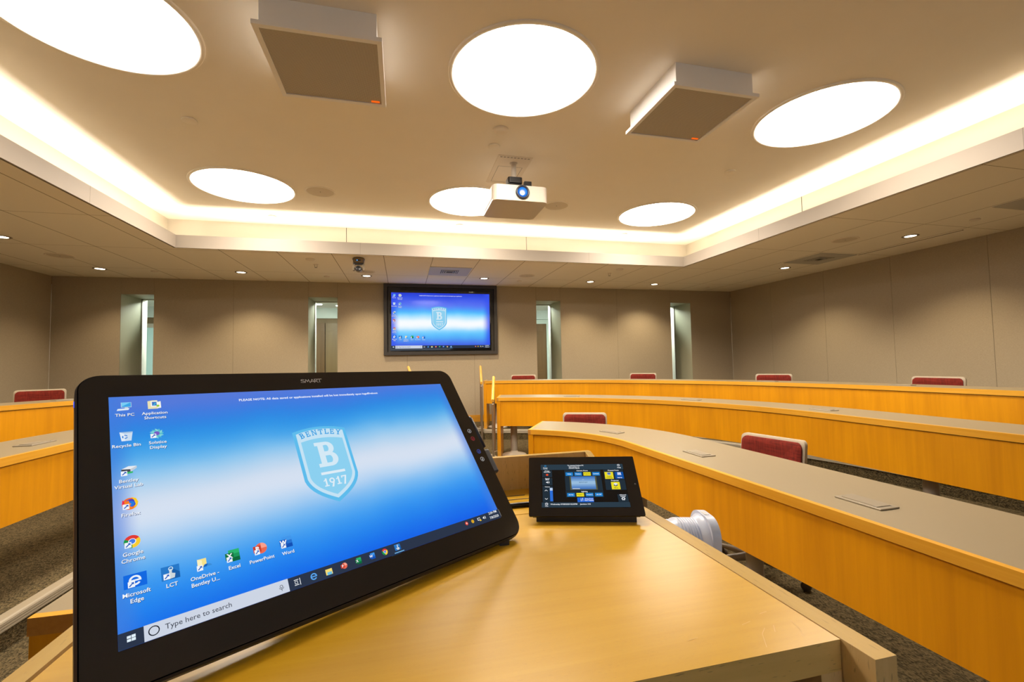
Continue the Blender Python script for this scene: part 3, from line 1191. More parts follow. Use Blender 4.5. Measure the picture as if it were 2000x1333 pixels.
# ceiling camera
o = thing('ceiling_camera', 'dark bronze pan and tilt camera hanging under the lower ceiling left of the wall display', 'camera', (-0.525, 5.95, HL))
BRZ = plain('bronze_metal', (0.20, 0.16, 0.11), 0.3, metal=0.6)
mb = MB()
mb.lathe([(0.066, 0), (0.076, -0.012), (0.076, -0.022), (0.07, -0.028), (0.068, -0.058), (0.06, -0.070), (0, -0.072)], BRZ, seg=40)
obj('base', mb, o)
mb = MB()
mb.box((-0.03, -0.0725, -0.05), (0.03, -0.065, -0.035), plain('sensor_window', (0.02, 0.02, 0.03), 0.1))
mb.lathe([(0.006, 0), (0.004, 0.002), (0, 0.002)], emis((90, 170, 255), 2.0), Matrix.Translation((-0.012, -0.073, -0.0425)) @ Matrix.Rotation(math.pi / 2, 4, 'X'), 12)
obj('sensor_window', mb, o)
mb = MB()
for sx in (-1, 1):
    mb.box((sx * 0.058 - 0.012, -0.028, -0.165), (sx * 0.058 + 0.012, 0.028, -0.06), BRZ, bevel=0.006)
mb.box((-0.06, -0.03, -0.085), (0.06, 0.03, -0.06), BLACK)
obj('yoke', mb, o)
mb = MB()
mb.lathe([(0, 0.04), (0.025, 0.038), (0.04, 0.02), (0.042, 0), (0.042, -0.03), (0, -0.035)], STEEL,
         Matrix.Translation((0.0, -0.005, -0.14)) @ Matrix.Rotation(math.pi / 2, 4, 'X'), 28)
mb.lathe([(0.036, 0.030), (0.036, 0.052), (0.03, 0.056), (0.024, 0.050), (0, 0.048)], BLACK,
         Matrix.Translation((0.0, -0.005, -0.142)) @ Matrix.Rotation(math.pi / 2, 4, 'X'), 28)
obj('camera_head', mb, o)


# ------------------------------------------------------------------ the desktop picture shown by both displays (native 1920 x 1080, y down)
def sh(c):
    return emis(c, 1.0)


WHT = (245, 248, 252)


class DK:
    """draws flat lit shapes in desktop pixels on stacked layers."""
    def __init__(self, layer=1.0):
        self.mb, self.z, self.lz = MB(), 0.0, layer

    def up(self):
        self.z += self.lz
        return self

    def rect(self, x0, y0, x1, y1, c, skew=0.0):
        self.mb.face([(x0, -y1, self.z), (x1, -y1 + skew, self.z), (x1, -y0 + skew, self.z), (x0, -y0, self.z)], sh(c))
        self.z += self.lz * 0.02

    def poly(self, pts, c):
        p = [(x, -y) for x, y in pts]
        ar = sum(p[i][0] * p[(i + 1) % len(p)][1] - p[(i + 1) % len(p)][0] * p[i][1] for i in range(len(p)))
        if ar < 0:
            p = p[::-1]
        self.mb.face([(x, y, self.z) for x, y in p], sh(c))
        self.z += self.lz * 0.02

    def disc(self, x, y, r, c, n=28, a0=0, a1=360):
        pts = [(x + r * math.cos(math.radians(a0 + (a1 - a0) * k / n)), y - r * math.sin(math.radians(a0 + (a1 - a0) * k / n))) for k in range(n + (a1 - a0 < 360))]
        if a1 - a0 < 360:
            pts.append((x, y))
        self.poly(pts, c)

    def ring(self, x, y, r, w, c, n=32, a0=0, a1=360):
        vs, fs = [], []
        for k in range(n + 1):
            a = math.radians(a0 + (a1 - a0) * k / n)
            for rr in (r, r - w):
                vs.append((x + rr * math.cos(a), -y + rr * math.sin(a), self.z))
        for k in range(n):
            fs.append((2 * k, 2 * k + 2, 2 * k + 3, 2 * k + 1)[::-1])
        self.mb.add(vs, fs, sh(c))
        self.z += self.lz * 0.02

    def line(self, x0, y0, x1, y1, w, c):
        d = Vector((x1 - x0, y1 - y0)).normalized()
        n = Vector((-d.y, d.x)) * w / 2
        self.poly([(x0 + n.x, y0 + n.y), (x1 + n.x, y1 + n.y), (x1 - n.x, y1 - n.y), (x0 - n.x, y0 - n.y)], c)

    def text(self, s, x, y, size, c, bold=0.0, align='CENTER', sx=1.0, sp=1.0):
        put_text(self.mb, s, x, -y, size, sh(c), self.z, bold, align, sp, sx=sx)
        self.z += self.lz * 0.02

    def caption(self, lines, x, y):
        """icon caption: white with a dark drop shadow"""
        for k, s in enumerate(lines):
            self.text(s, x + 1.2, y + 1.6 + 25 * k, 21.5, (20, 60, 120), 0.35)
        self.up()
        for k, s in enumerate(lines):
            self.text(s, x, y + 25 * k, 21.5, WHT, 0.25)

    def arrow(self, x, y):
        self.up()
        self.rect(x - 24, y + 2, x - 3, y + 24, (240, 244, 250))
        self.up()
        self.line(x - 20, y + 20, x - 10, y + 10, 4, (25, 90, 190))
        self.poly([(x - 15, y + 6), (x - 6, y + 6), (x - 6, y + 15)], (25, 90, 190))


def ic_pc(d, x, y):
    d.poly([(x - 12, y - 22), (x + 26, y - 22), (x + 26, y + 6), (x - 12, y + 6)], (180, 205, 225))
    d.up().poly([(x - 10, y - 20), (x + 24, y - 20), (x + 24, y + 4), (x - 10, y + 4)], (60, 165, 230))
    d.up().poly([(x - 10, y - 20), (x + 24, y - 20), (x - 10, y + 2)], (120, 205, 245))
    d.poly([(x + 2, y + 6), (x + 12, y + 6), (x + 14, y + 14), (x, y + 14)], (190, 205, 220))
    d.poly([(x - 24, y + 14), (x + 18, y + 12), (x + 14, y + 22), (x - 28, y + 24)], (225, 235, 245))


def ic_folderdoc(d, x, y):
    d.poly([(x - 24, y - 22), (x - 6, y - 26), (x + 14, y - 26), (x + 14, y + 22), (x - 24, y + 22)], (235, 225, 180))
    d.up().rect(x - 12, y - 20, x + 12, y + 10, (245, 248, 250))
    d.up().rect(x - 8, y - 16, x + 10, y + 6, (70, 120, 190))
    d.up().line(x - 2, y + 4, x + 6, y - 8, 5, (60, 190, 230))
    d.poly([(x + 12, y - 14), (x + 26, y - 18), (x + 26, y + 20), (x + 12, y + 22)], (245, 245, 235))
    d.disc(x + 14, y + 8, 6, (150, 200, 60))


def ic_bin(d, x, y):
    d.poly([(x - 22, y - 22), (x + 24, y - 22), (x + 18, y + 24), (x - 16, y + 24)], (205, 222, 240))
    d.up().poly([(x - 22, y - 22), (x - 6, y - 14), (x - 3, y + 24), (x - 16, y + 24)], (225, 236, 248))
    d.poly([(x - 22, y - 22), (x + 24, y - 22), (x + 20, y - 15), (x - 8, y - 15)], (165, 195, 225))
    d.up()
    for k in range(3):
        d.ring(x - 4, y + 4, 10, 4, (40, 125, 215), 8, 20 + 120 * k, 105 + 120 * k)


def ic_swirl(d, x, y):
    for k in range(12):
        a = k * 30
        c1 = (90, 190, 205) if k % 2 else (135, 215, 215)
        pts = []
        for rr, da in ((11, 0), (20, 10), (28, 40), (22, 42), (13, 32)):
            t = math.radians(a + da)
            pts.append((x + rr * math.cos(t), y - rr * math.sin(t)))
        d.poly(pts, c1)
    d.up().disc(x, y, 13, (100, 190, 205))
    d.up().disc(x, y, 10.5, (120, 90, 195))


def ic_drive(d, x, y):
    d.poly([(x - 22, y - 8), (x + 2, y - 20), (x + 30, y - 18), (x + 8, y - 5)], (230, 235, 242))
    d.poly([(x - 22, y - 8), (x + 8, y - 5), (x + 8, y + 8), (x - 22, y + 5)], (70, 75, 85))
    d.poly([(x + 8, y - 5), (x + 30, y - 18), (x + 30, y - 8), (x + 8, y + 8)], (195, 205, 215))
    d.poly([(x - 6, y + 7), (x + 16, y + 6), (x + 16, y + 14), (x - 6, y + 16)], (60, 185, 110))


def ic_fox(d, x, y):
    d.disc(x, y, 26, (245, 110, 40))
    d.up().disc(x + 2, y - 2, 18, (70, 70, 190))
    d.up().disc(x + 3, y + 2, 12, (40, 120, 220))
    d.up().poly([(x - 26, y), (x - 24, y - 18), (x - 14, y - 10), (x - 4, y - 14), (x - 2, y - 2), (x + 4, y + 2), (x - 2, y + 10), (x + 12, y + 24), (x, y + 26), (x - 16, y + 20)], (248, 130, 35))
    d.poly([(x + 4, y - 28), (x + 20, y - 20), (x + 27, y - 2), (x + 22, y + 14), (x + 10, y + 24), (x + 18, y + 6), (x + 14, y - 12)], (250, 205, 40))
    d.up().poly([(x - 26, y), (x - 24, y - 18), (x - 18, y - 12), (x - 18, y + 10), (x - 14, y + 20)], (235, 50, 80))


def ic_chrome(d, x, y, k=1.0):
    r = 26 * k
    d.disc(x, y, r, (225, 60, 55), 14, 30, 150)
    d.disc(x, y, r, (30, 150, 75), 14, 150, 270)
    d.disc(x, y, r, (250, 205, 50), 14, -90, 30)
    d.up().disc(x, y, r * 0.47, (245, 248, 250))
    d.up().disc(x, y, r * 0.37, (70, 125, 230))


def ic_e(d, x, y, r, c):
    d.ring(x, y, r, r * 0.36, c, 30, 0, 325)
    d.rect(x - r * 0.8, y - r * 0.16, x + r, y + r * 0.16, c)


def ic_edge(d, x, y):
    d.rect(x - 36, y - 26, x + 34, y + 26, (20, 105, 225))
    d.up()
    ic_e(d, x - 2, y, 19, (235, 243, 250))


def ic_touch(d, x, y, s=1.0):
    d.rect(x - 30 * s, y - 28 * s, x + 30 * s, y + 26 * s, (40, 120, 200))
    d.up().poly([(x + 2 * s, y - 20 * s), (x + 30 * s, y + 4 * s), (x + 30 * s, y + 26 * s), (x - 4 * s, y + 26 * s)], (25, 95, 170))
    d.up().poly([(x - 4 * s, y - 14 * s), (x + 5 * s, y - 14 * s), (x + 4 * s, y + 2 * s), (x + 15 * s, y + 6 * s), (x + 12 * s, y + 22 * s), (x - 8 * s, y + 24 * s), (x - 20 * s, y + 6 * s), (x - 14 * s, y + 3 * s), (x - 5 * s, y + 8 * s)], (205, 215, 220))
    d.up().ring(x + 1 * s, y - 15 * s, 8 * s, 2.6 * s, (215, 235, 245), 20)


def ic_onedrive(d, x, y):
    d.poly([(x - 20, y - 24), (x + 12, y - 24), (x + 12, y + 10), (x - 20, y + 10)], (245, 225, 140))
    d.up().poly([(x - 20, y - 24), (x - 4, y - 18), (x - 4, y + 22), (x - 20, y + 14)], (250, 240, 190))
    d.up().disc(x + 10, y + 12, 11, (20, 100, 190), 16, 0, 180)
    d.disc(x + 20, y + 12, 9, (60, 140, 215), 16, 0, 180)


def ic_office(d, x, y, ch, cs, round_=False, k=1.0):
    a, b, c, t = cs
    if round_:
        d.disc(x + 6 * k, y - 2 * k, 24 * k, a)
        d.up().disc(x + 6 * k, y - 2 * k, 24 * k, b, 14, 0, 90)
    else:
        d.rect(x - 14 * k, y - 27 * k, x + 28 * k, y - 9 * k, a)
        d.rect(x - 14 * k, y - 9 * k, x + 28 * k, y + 7 * k, b)
        d.rect(x - 14 * k, y + 7 * k, x + 28 * k, y + 24 * k, c)
    d.up().rect(x - 27 * k, y - 15 * k, x + 5 * k, y + 14 * k, t)
    d.up().text(ch, x - 11 * k, y - 0.5 * k, 27 * k, WHT, 1.0 * k)


GRN = ((45, 180, 110), (30, 150, 90), (15, 105, 60), (20, 115, 65))
ORG = ((235, 105, 80), (250, 160, 140), (210, 70, 45), (200, 65, 45))
BLU = ((65, 150, 235), (40, 115, 210), (20, 80, 180), (25, 90, 190))
ICONS = [('this_pc', 54, 55, ['This PC'], ic_pc, False), ('shortcut_folder', 164, 55, ['Application', 'Shortcuts'], ic_folderdoc, False),
         ('recycle_bin', 54, 215, ['Recycle Bin'], ic_bin, False), ('swirl', 164, 215, ['Solstice', 'Display'], ic_swirl, True),
         ('drive', 54, 385, ['Bentley', 'Virtual Lab'], ic_drive, True), ('fox', 54, 538, ['Firefox'], ic_fox, True),
         ('wheel', 54, 699, ['Google', 'Chrome'], ic_chrome, True), ('letter_e', 58, 852, ['Microsoft', 'Edge'], ic_edge, True),
         ('hand', 166, 860, ['LCT'], ic_touch, True), ('cloud_folder', 277, 862, ['OneDrive -', 'Bentley U...'], ic_onedrive, True),
         ('sheet', 385, 860, ['Excel'], lambda d, x, y: ic_office(d, x, y, 'X', GRN), True),
         ('slides', 494, 862, ['PowerPoint'], lambda d, x, y: ic_office(d, x, y, 'P', ORG, True), True),
         ('document', 606, 865, ['Word'], lambda d, x, y: ic_office(d, x, y, 'W', BLU), True)]

# slab serif strokes in a unit box (x right, y up)
SLAB = {
    'B': dict(w=0.78, r=[(0.0, 0.0, 0.34, 0.14), (0.0, 0.86, 0.34, 1.0), (0.1, 0.0, 0.30, 1.0)],
              arcs=[(0.40, 0.735, 0.265, 0.19, 0.0), (0.44, 0.285, 0.285, 0.20, 0.0)]),
    'E': dict(w=0.72, r=[(0.0, 0, 0.2, 0.13), (0, 0.87, 0.2, 1), (0.08, 0, 0.25, 1), (0.25, 0.0, 0.7, 0.15), (0.25, 0.43, 0.55, 0.57), (0.25, 0.85, 0.68, 1.0), (0.56, 0.0, 0.7, 0.3), (0.55, 0.72, 0.68, 1.0), (0.45, 0.33, 0.55, 0.67)]),
    'N': dict(w=0.92, r=[(0, 0, 0.34, 0.13), (0, 0.87, 0.3, 1), (0.1, 0, 0.24, 1), (0.58, 0.87, 0.92, 1), (0.68, 0, 0.82, 1)], q=[((0.1, 1), (0.28, 1), (0.82, 0), (0.64, 0))]),
    'T': dict(w=0.8, r=[(0.0, 0.85, 0.8, 1), (0, 0.66, 0.13, 1), (0.67, 0.66, 0.8, 1), (0.31, 0, 0.49, 1), (0.2, 0, 0.6, 0.13)]),
    'L': dict(w=0.7, r=[(0, 0.87, 0.36, 1), (0.09, 0, 0.26, 1), (0, 0, 0.7, 0.15), (0.56, 0, 0.7, 0.34)]),
    'Y': dict(w=0.86, r=[(0, 0.87, 0.32, 1), (0.54, 0.87, 0.86, 1), (0.34, 0, 0.52, 0.45), (0.22, 0, 0.64, 0.13)], q=[((0.06, 1), (0.25, 1), (0.52, 0.4), (0.34, 0.4)), ((0.61, 1), (0.80, 1), (0.52, 0.4), (0.36, 0.4))]),
    '1': dict(w=0.52, r=[(0.2, 0, 0.38, 1), (0.04, 0, 0.54, 0.13)], q=[((0.0, 0.72), (0.06, 0.62), (0.38, 0.85), (0.38, 1.0))]),
    '7': dict(w=0.6, r=[(0.0, 0.85, 0.6, 1), (0.0, 0.7, 0.1, 1)], q=[((0.42, 0.9), (0.6, 0.9), (0.32, -0.12), (0.12, -0.12))]),
    '9': dict(w=0.62, r=[], q=[((0.44, 0.6), (0.6, 0.62), (0.36, -0.16), (0.14, -0.16))], ring=(0.3, 0.64, 0.32, 0.16)),
}


def slab_text(d, s, x, y, h, c, gap=0.16, arc=0.0, xw=1.0):
    """slab serif lettering centred at x with its baseline at y; arc > 0 bends it over a hump of that height."""
    tot = sum(SLAB[k]['w'] for k in s) + gap * (len(s) - 1)
    px = -tot / 2
    for k in s:
        g = SLAB[k]

        def tr(a, b):
            u = 2 * (px + g['w'] / 2) / tot
            th = math.atan(arc * -2 * u / (tot * h * xw / 2))
            vx, vy = (a - g['w'] / 2) * h * xw, b * h
            return (x + (px + g['w'] / 2) * h * xw + vx * math.cos(th) - vy * math.sin(th),
                    y - (arc * (1 - u * u) + vx * math.sin(th) + vy * math.cos(th)))
        for x0, y0, x1, y1 in g.get('r', []):
            d.poly([tr(x0, y0), tr(x1, y0), tr(x1, y1), tr(x0, y1)], c)
        for q in g.get('q', []):
            d.poly([tr(*p) for p in q], c)
        for ax, ay, R, wd, _ in g.get('arcs', []):
            n = 14
            o_ = [(ax + R * math.cos(math.radians(-90 + 180 * i / n)), ay + R * math.sin(math.radians(-90 + 180 * i / n))) for i in range(n + 1)]
            i_ = [(ax + (R - wd) * math.cos(math.radians(-90 + 180 * i / n)), ay + (R - wd * 0.7) * math.sin(math.radians(-90 + 180 * i / n))) for i in range(n + 1)]
            for i in range(n):
                d.poly([tr(*o_[i]), tr(*o_[i + 1]), tr(*i_[i + 1]), tr(*i_[i])], c)
            d.poly([tr(0.2, ay - R), tr(ax, ay - R), tr(ax, ay - R + wd * 0.7), tr(0.2, ay - R + wd * 0.7)], c)
            d.poly([tr(0.2, ay + R - wd * 0.7), tr(ax, ay + R - wd * 0.7), tr(ax, ay + R), tr(0.2, ay + R)], c)
        if 'ring' in g:
            ax, ay, R, wd = g['ring']
            n = 22
            for i in range(n):
                p = []
                for rr, ii in ((R, i), (R, i + 1), (R - wd, i + 1), (R - wd, i)):
                    t_ = 2 * math.pi * ii / n
                    p.append(tr(ax + rr * math.cos(t_) * 0.95, ay + rr * math.sin(t_) * 1.05))
                d.poly(p, c)
        px += g['w'] + gap


def shield_pts(x0, x1, yt, hump, ys, yb, n=10):
    cx = (x0 + x1) / 2
    pts = []
    for k in range(n + 1):
        u = -1 + 2 * k / n
        pts.append((cx + u * (x1 - x0) / 2, yt - hump * (1 - u * u)))
    for k in range(1, n + 1):
        t = k / n
        a, b, c_, e = Vector((x1, ys)), Vector((x1, ys + (yb - ys) * 0.50)), Vector((cx + (x1 - cx) * 0.45, yb - (yb - ys) * 0.22)), Vector((cx, yb))
        p = a * (1 - t) ** 3 + b * 3 * t * (1 - t) ** 2 + c_ * 3 * t * t * (1 - t) + e * t ** 3
        pts.append((p.x, p.y))
    pts += [(2 * cx - p[0], p[1]) for p in pts[n + 1:-1][::-1]]
    return pts


def desktop_meshes():
    out = {'icons': []}
    d = DK()
    d.z = 1.0
    d.poly(shield_pts(757, 1061, 289, 24, 560, 730), (95, 188, 236))
    d.up().poly(shield_pts(774, 1044, 303, 22, 556, 708), (196, 226, 244))
    d.up().poly(shield_pts(790, 1028, 356, 16, 552, 688), (140, 208, 240))
    d.up()
    slab_text(d, 'BENTLEY', 909, 336, 34, (60, 160, 225), 0.22, 17, 0.98)
    d.up()
    slab_text(d, 'B', 915, 522, 152, (212, 233, 245), xw=1.04)
    d.rect(850, 553, 985, 568, (222, 236, 246))
    slab_text(d, '1917', 916, 636, 46, (222, 236, 246), 0.12, 0, 1.08)
    out['emblem'] = d.mb.mesh('emblem')
    d = DK()
    d.z = 1.0
    d.text('PLEASE NOTE: All data saved or applications installed will be lost immediately upon logoff/reboot', 947, 54, 19.5, WHT, 0.35, sx=0.98)
    me = d.mb
    xs = [v[0] for v in me.v]
    k = 834 / (max(xs) - min(xs))
    me.v = [(947 + (v[0] - (max(xs) + min(xs)) / 2) * k, v[1], v[2]) for v in me.v]
    out['notice'] = me.mesh('notice_text')
    for nm, x, y, cap, fn, arr in ICONS:
        d = DK()
        d.z = 1.0
        fn(d, x, y)
        if arr:
            d.arrow(x, y)
        d.up()
        d.caption(cap, x, y + 50)
        out['icons'].append(d.mb.mesh('desktop_icon'))
    d = DK()
    d.z = 1.0
    d.rect(0, 1025, 1920, 1080, (44, 54, 74))
    d.up()
    for a in (0, 1):
        for b in (0, 1):
            d.rect(24 + 13 * a, 1040 + 11 * b + (1 - a) * 0.8, 35.5 + 13 * a, 1049.5 + 11 * b, (225, 240, 250))
    d.up()
    d.line(604, 1042, 624, 1042, 2.5, WHT)
    d.line(604, 1064, 624, 1064, 2.5, WHT)
    d.ring(613, 1053, 9, 2.5, WHT, 4, 45, 405)
    d.line(630, 1038, 630, 1068, 2.5, WHT)
    ic_e(d, 692, 1053, 15, (90, 165, 240))
    d.rect(748, 1042, 780, 1068, (245, 220, 120))
    d.up().rect(754, 1056, 776, 1069, (110, 190, 225))
    ic_office(d, 838, 1053, 'P', ORG, True, 0.58)
    ic_office(d, 913, 1053, 'X', GRN, False, 0.58)
    ic_office(d, 988, 1053, 'W', BLU, False, 0.58)
    ic_chrome(d, 1060, 1053, 0.62)
    ic_touch(d, 1136, 1052, 0.58)
    d.rect(1108, 1076, 1166, 1080, (120, 190, 240))
    d.disc(1624, 1051, 11, (225, 70, 55))
    d.up().disc(1624, 1051, 5, (245, 215, 205))
    d.disc(1673, 1051, 11, (215, 165, 40))
    d.rect(1714, 1042, 1736, 1058, WHT)
    d.up().rect(1717, 1045, 1733, 1055, (60, 68, 85))
    d.poly([(1726, 1064), (1742, 1064), (1734, 1050)], (245, 200, 40))
    d.poly([(1758, 1048), (1763, 1048), (1769, 1042), (1769, 1062), (1763, 1056), (1758, 1056)], WHT)
    d.ring(1768, 1052, 9, 2, WHT, 8, -45, 45)
    d.ring(1768, 1052, 14, 2, WHT, 8, -45, 45)
    d.text('2:04 PM', 1851, 1038, 22, WHT, 0.2)
    d.text('7/8/2020', 1851, 1067, 22, WHT, 0.2)
    d.rect(1908, 1030, 1910, 1078, (170, 175, 185))
    out['taskbar'] = d.mb.mesh('taskbar')
    d = DK()
    d.z = 3.2
    d.rect(72, 1025, 580, 1080, (205, 213, 228))
    d.up().ring(101, 1052, 17, 3.4, (20, 25, 40), 36)
    d.text('Type here to search', 134, 1053, 27, (75, 80, 92), 0.15, 'LEFT')
    d.ring(549, 1049, 6.5, 2, (60, 65, 75), 20)
    d.line(549, 1058, 549, 1068, 2, (60, 65, 75))
    d.ring(549, 1050, 11, 2, (60, 65, 75), 12, 200, 340)
    out['search'] = d.mb.mesh('search_box')
    return out


DESK_ME = desktop_meshes()


def put_desktop(screen):
    """lays the desktop graphics over a screen part whose local units are desktop pixels."""
    for nm in ('emblem', 'notice', 'taskbar', 'search'):
        me = DESK_ME[nm]
        obj(me.name.split('.')[0], me, screen)
    for me in DESK_ME['icons']:
        obj('desktop_icon', me, screen)


# ------------------------------------------------------------------ the display in the back wall
WD = thing('wall_display', 'large wall display in a dark frame showing a blue desktop', 'screen', (0.672, YB, CZ + 0.749))
mb = MB()
fw, fh = 0.962, 0.600
for lo, hi in (((-fw, -0.055, fh - 0.055), (fw, 0.0, fh)), ((-fw, -0.055, -fh), (fw, 0.0, -fh + 0.055)),
               ((-fw, -0.055, -fh + 0.055), (-fw + 0.055, 0.0, fh - 0.055)), ((fw - 0.055, -0.055, -fh + 0.055), (fw, 0.0, fh - 0.055))):
    mb.box(lo, hi, FRAMEM)
obj('frame', mb, WD)
mb = MB()
mb.box((-fw + 0.055, -0.012, -fh + 0.055), (fw - 0.055, 0.0, fh - 0.055), DARKIN)
mb.box((-fw + 0.075, -0.02, -fh + 0.055), (-fw + 0.27, -0.012, fh - 0.055), FRAMEM)
obj('backing', mb, WD)
sw, shh = 1.668, 0.942
mb = MB()
mb.box((-sw / 2 - 0.02, -0.035, -shh / 2 - 0.035), (sw / 2 + 0.02, -0.018, shh / 2 + 0.035), GLOSSB)
obj('bezel', mb, WD, Matrix.Translation((-0.005, 0, -0.019)))
FAR_STOPS = [(0.0, (35, 55, 205)), (0.10, (50, 85, 235)), (0.22, (90, 110, 240)), (0.30, (75, 150, 250)), (0.38, (75, 205, 255)), (0.47, (215, 242, 255)), (0.53, (250, 252, 255)), (0.61, (248, 252, 255)),
             (0.69, (110, 210, 255)), (0.80, (80, 180, 250)), (0.9, (75, 115, 235)), (1.0, (45, 65, 220))]
mb = MB()
mb.face([(0, -1080, 0), (1920, -1080, 0), (1920, 0, 0), (0, 0, 0)], screen_mat('far_desktop_picture', FAR_STOPS, False, (0.03, 0.08, 0.85), 0.055))
Msc = Matrix.Translation((-sw / 2 - 0.005, -0.0365, shh / 2 - 0.019)) @ Matrix.Rotation(math.pi / 2, 4, 'X') @ Matrix.Diagonal((sw / 1920, shh / 1080, sw / 1920, 1))
scr = obj('screen', mb, WD, Msc)
put_desktop(scr)


# ------------------------------------------------------------------ curved desks
def curved_desk(R, lab, pedestals, mirrored=False):
    z, w, fl = R['z'], R['w'], R['fl']
    base = row_path(R)[-1][0]
    o = thing('curved_desk', lab, 'desk', (base.x, base.y, fl), 'curved lecture hall desks')
    org = Vector((base.x, base.y, fl))

    def ribbon(o0, o1, z0, z1, mtop, mside, extra_end=0.0, a0=0, a1=None, cap0=True):
        """a solid that follows the desk's front line between offsets o0..o1 and heights z0..z1."""
        P = row_path(R)
        P = P[a0:a1]
        mb = MB()
        rows = []
        for p, q in P:
            a, b = p + q * o0, p + q * o1
            rows.append([Vector((a.x, a.y, z0)) - org, Vector((b.x, b.y, z0)) - org, Vector((b.x, b.y, z1)) - org, Vector((a.x, a.y, z1)) - org])
        n = len(rows)
        vs = [v for r in rows for v in r]
        for k, mat in ((2, mtop), (0, mside), (1, mside), (3, mside)):
            fs = []
            for i in range(n - 1):
                a, b = i * 4 + k, i * 4 + (k + 1) % 4
                f = (a, a + 4, b + 4, b)
                fs.append(f if mirrored else f[::-1])
            mb.add(vs, fs, mat, smooth=False)
        e0, e1 = [0, 1, 2, 3], [n * 4 - 1, n * 4 - 2, n * 4 - 3, n * 4 - 4]
        mb.add(vs, [e0 if not mirrored else e0[::-1], e1 if not mirrored else e1[::-1]], mside)
        return mb
    th = 0.04
    obj('laminate_top', ribbon(0.024, w, z - th, z, LAMIN, LAMIN), o)
    obj('edge_band', ribbon(0.0, 0.024, z - th, z + 0.0008, BAND, BAND), o)
    # end caps across the two ends of the top
    for idx, sgn in ((-1, 1), (0, -1)):
        p, q = row_path(R)[idx]
        tdir = Vector((-q.y, q.x)) if not mirrored else Vector((q.y, -q.x))
        tdir = tdir * sgn
        mb = MB()
        A = [p, p + q * w, p + q * w + tdir * 0.022, p + tdir * 0.022]
        pts = [((a.x - org.x), (a.y - org.y)) for a in A]
        ar = sum(pts[i][0] * pts[(i + 1) % 4][1] - pts[(i + 1) % 4][0] * pts[i][1] for i in range(4))
        mb.prism(pts if ar > 0 else pts[::-1], z - th - fl, z + 0.0006 - fl, BAND, side=ENDGR)
        obj('end_cap', mb, o)
    obj('modesty_panel', ribbon(0.012, 0.032, R['pb'], z - th - 0.005, VENEER, VENEER), o)
    mb = ribbon(0.016, 0.03, z - th - 0.006, z - th, GROOVE, GROOVE)
    obj('shadow_gap', mb, o)
    # end panels standing on the floor
    for idx in (-1, 0):
        p, q = row_path(R)[idx]
        tdir = Vector((-q.y, q.x))
        mb = MB()
        tt = 0.021
        A = [p + q * 0.002 - tdir * tt, p + q * (w - 0.004) - tdir * tt, p + q * (w - 0.004) + tdir * tt, p + q * 0.002 + tdir * tt]
        pts = [((a.x - org.x), (a.y - org.y)) for a in A]
        ar = sum(pts[i][0] * pts[(i + 1) % 4][1] - pts[(i + 1) % 4][0] * pts[i][1] for i in range(4))
        pts = pts if ar > 0 else pts[::-1]
        mb.prism(pts, 0.1, z - th - fl, VENEER)
        mb.prism(pts, 0.0, 0.1, BASEB)
        obj('end_panel', mb, o)
    P = row_path(R)
    for fr in pedestals:
        i = fr * (len(P) - 1)
        a, b = P[int(i)], P[min(int(i) + 1, len(P) - 1)]
        t_ = i - int(i)
        p = a[0] * (1 - t_) + b[0] * t_ + a[1] * (w * 0.5)
        mb = MB()
        M = Matrix.Translation((p.x - org.x, p.y - org.y, 0))
        mb.lathe([(0.042, 0.03), (0.042, z - th - fl - 0.002)], GREYM, M, 28)
        ped = obj('pedestal', mb, o)
        mb = MB()
        br = 0.12 if fl == 0 else 0.155
        mb.lathe([(br, 0.0), (br, 0.008), (br - 0.013, 0.018), (0.06, 0.036), (0.044, 0.05), (0.042, 0.06)], BEIGEM, M, 40)
        obj('base_disc', mb, ped)
    return o


curved_desk(ROWS[1], 'front curved desk on the right, nearest the lectern, its long leg running past the camera', (0.01, 0.119, 0.348, 0.62, 0.96))
curved_desk(ROWS[2], 'middle curved desk on the right, on the first step', (0.02, 0.123, 0.35, 0.6, 0.8, 0.962))
curved_desk(ROWS[3], 'rearmost curved desk on the right, on the top step by the back wall', (0.10, 0.3, 0.5, 0.7, 0.974))
curved_desk(LEFT[1], 'front curved desk on the left, its square wooden end just left of the tilted monitor', (0.25, 0.6, 0.92), True)
curved_desk(LEFT[2], 'middle curved desk on the left, its front panel ending above the ribbed step edge', (0.02, 0.5, 0.72, 0.94), True)
curved_desk(LEFT[3], 'rearmost curved desk on the left with a red chair behind it', (0.1, 0.35, 0.65, 0.94), True)


# flip-lid power modules set in the desk tops
def make_power_module():
    o = thing('power_module', '', 'power outlet', (0, 0, 0))
    mb = MB()
    mb.box((-0.09, -0.047, 0.0), (0.09, 0.047, 0.006), MODULE, bevel=0.002)
    obj('frame', mb, o)
    mb = MB()
    pts = [(-0.07, -0.034), (0.07, -0.034)] + [(0.07 - 0.14 * k / 10, 0.026 + 0.012 * math.sin(math.pi * k / 10)) for k in range(11)]
    mb.prism(pts, 0.006, 0.0085, MODULE)
    mb.box((0.056, -0.040, 0.006), (0.07, -0.036, 0.0085), GREYM)
    obj('lid', mb, o)
    mb = MB()
    pts = [(0.076 - 0.152 * k / 12, 0.0295 + 0.0125 * math.sin(math.pi * k / 12)) for k in range(13)]
    vs = [(x, y, 0.0064) for x, y in pts] + [(x * 0.96, y - 0.004, 0.0064) for x, y in pts]
    n = len(pts)
    mb.add(vs, [(i, i + 1, n + i + 1, n + i) for i in range(n - 1)], DARKIN)
    obj('finger_slot', mb, o)
    return o


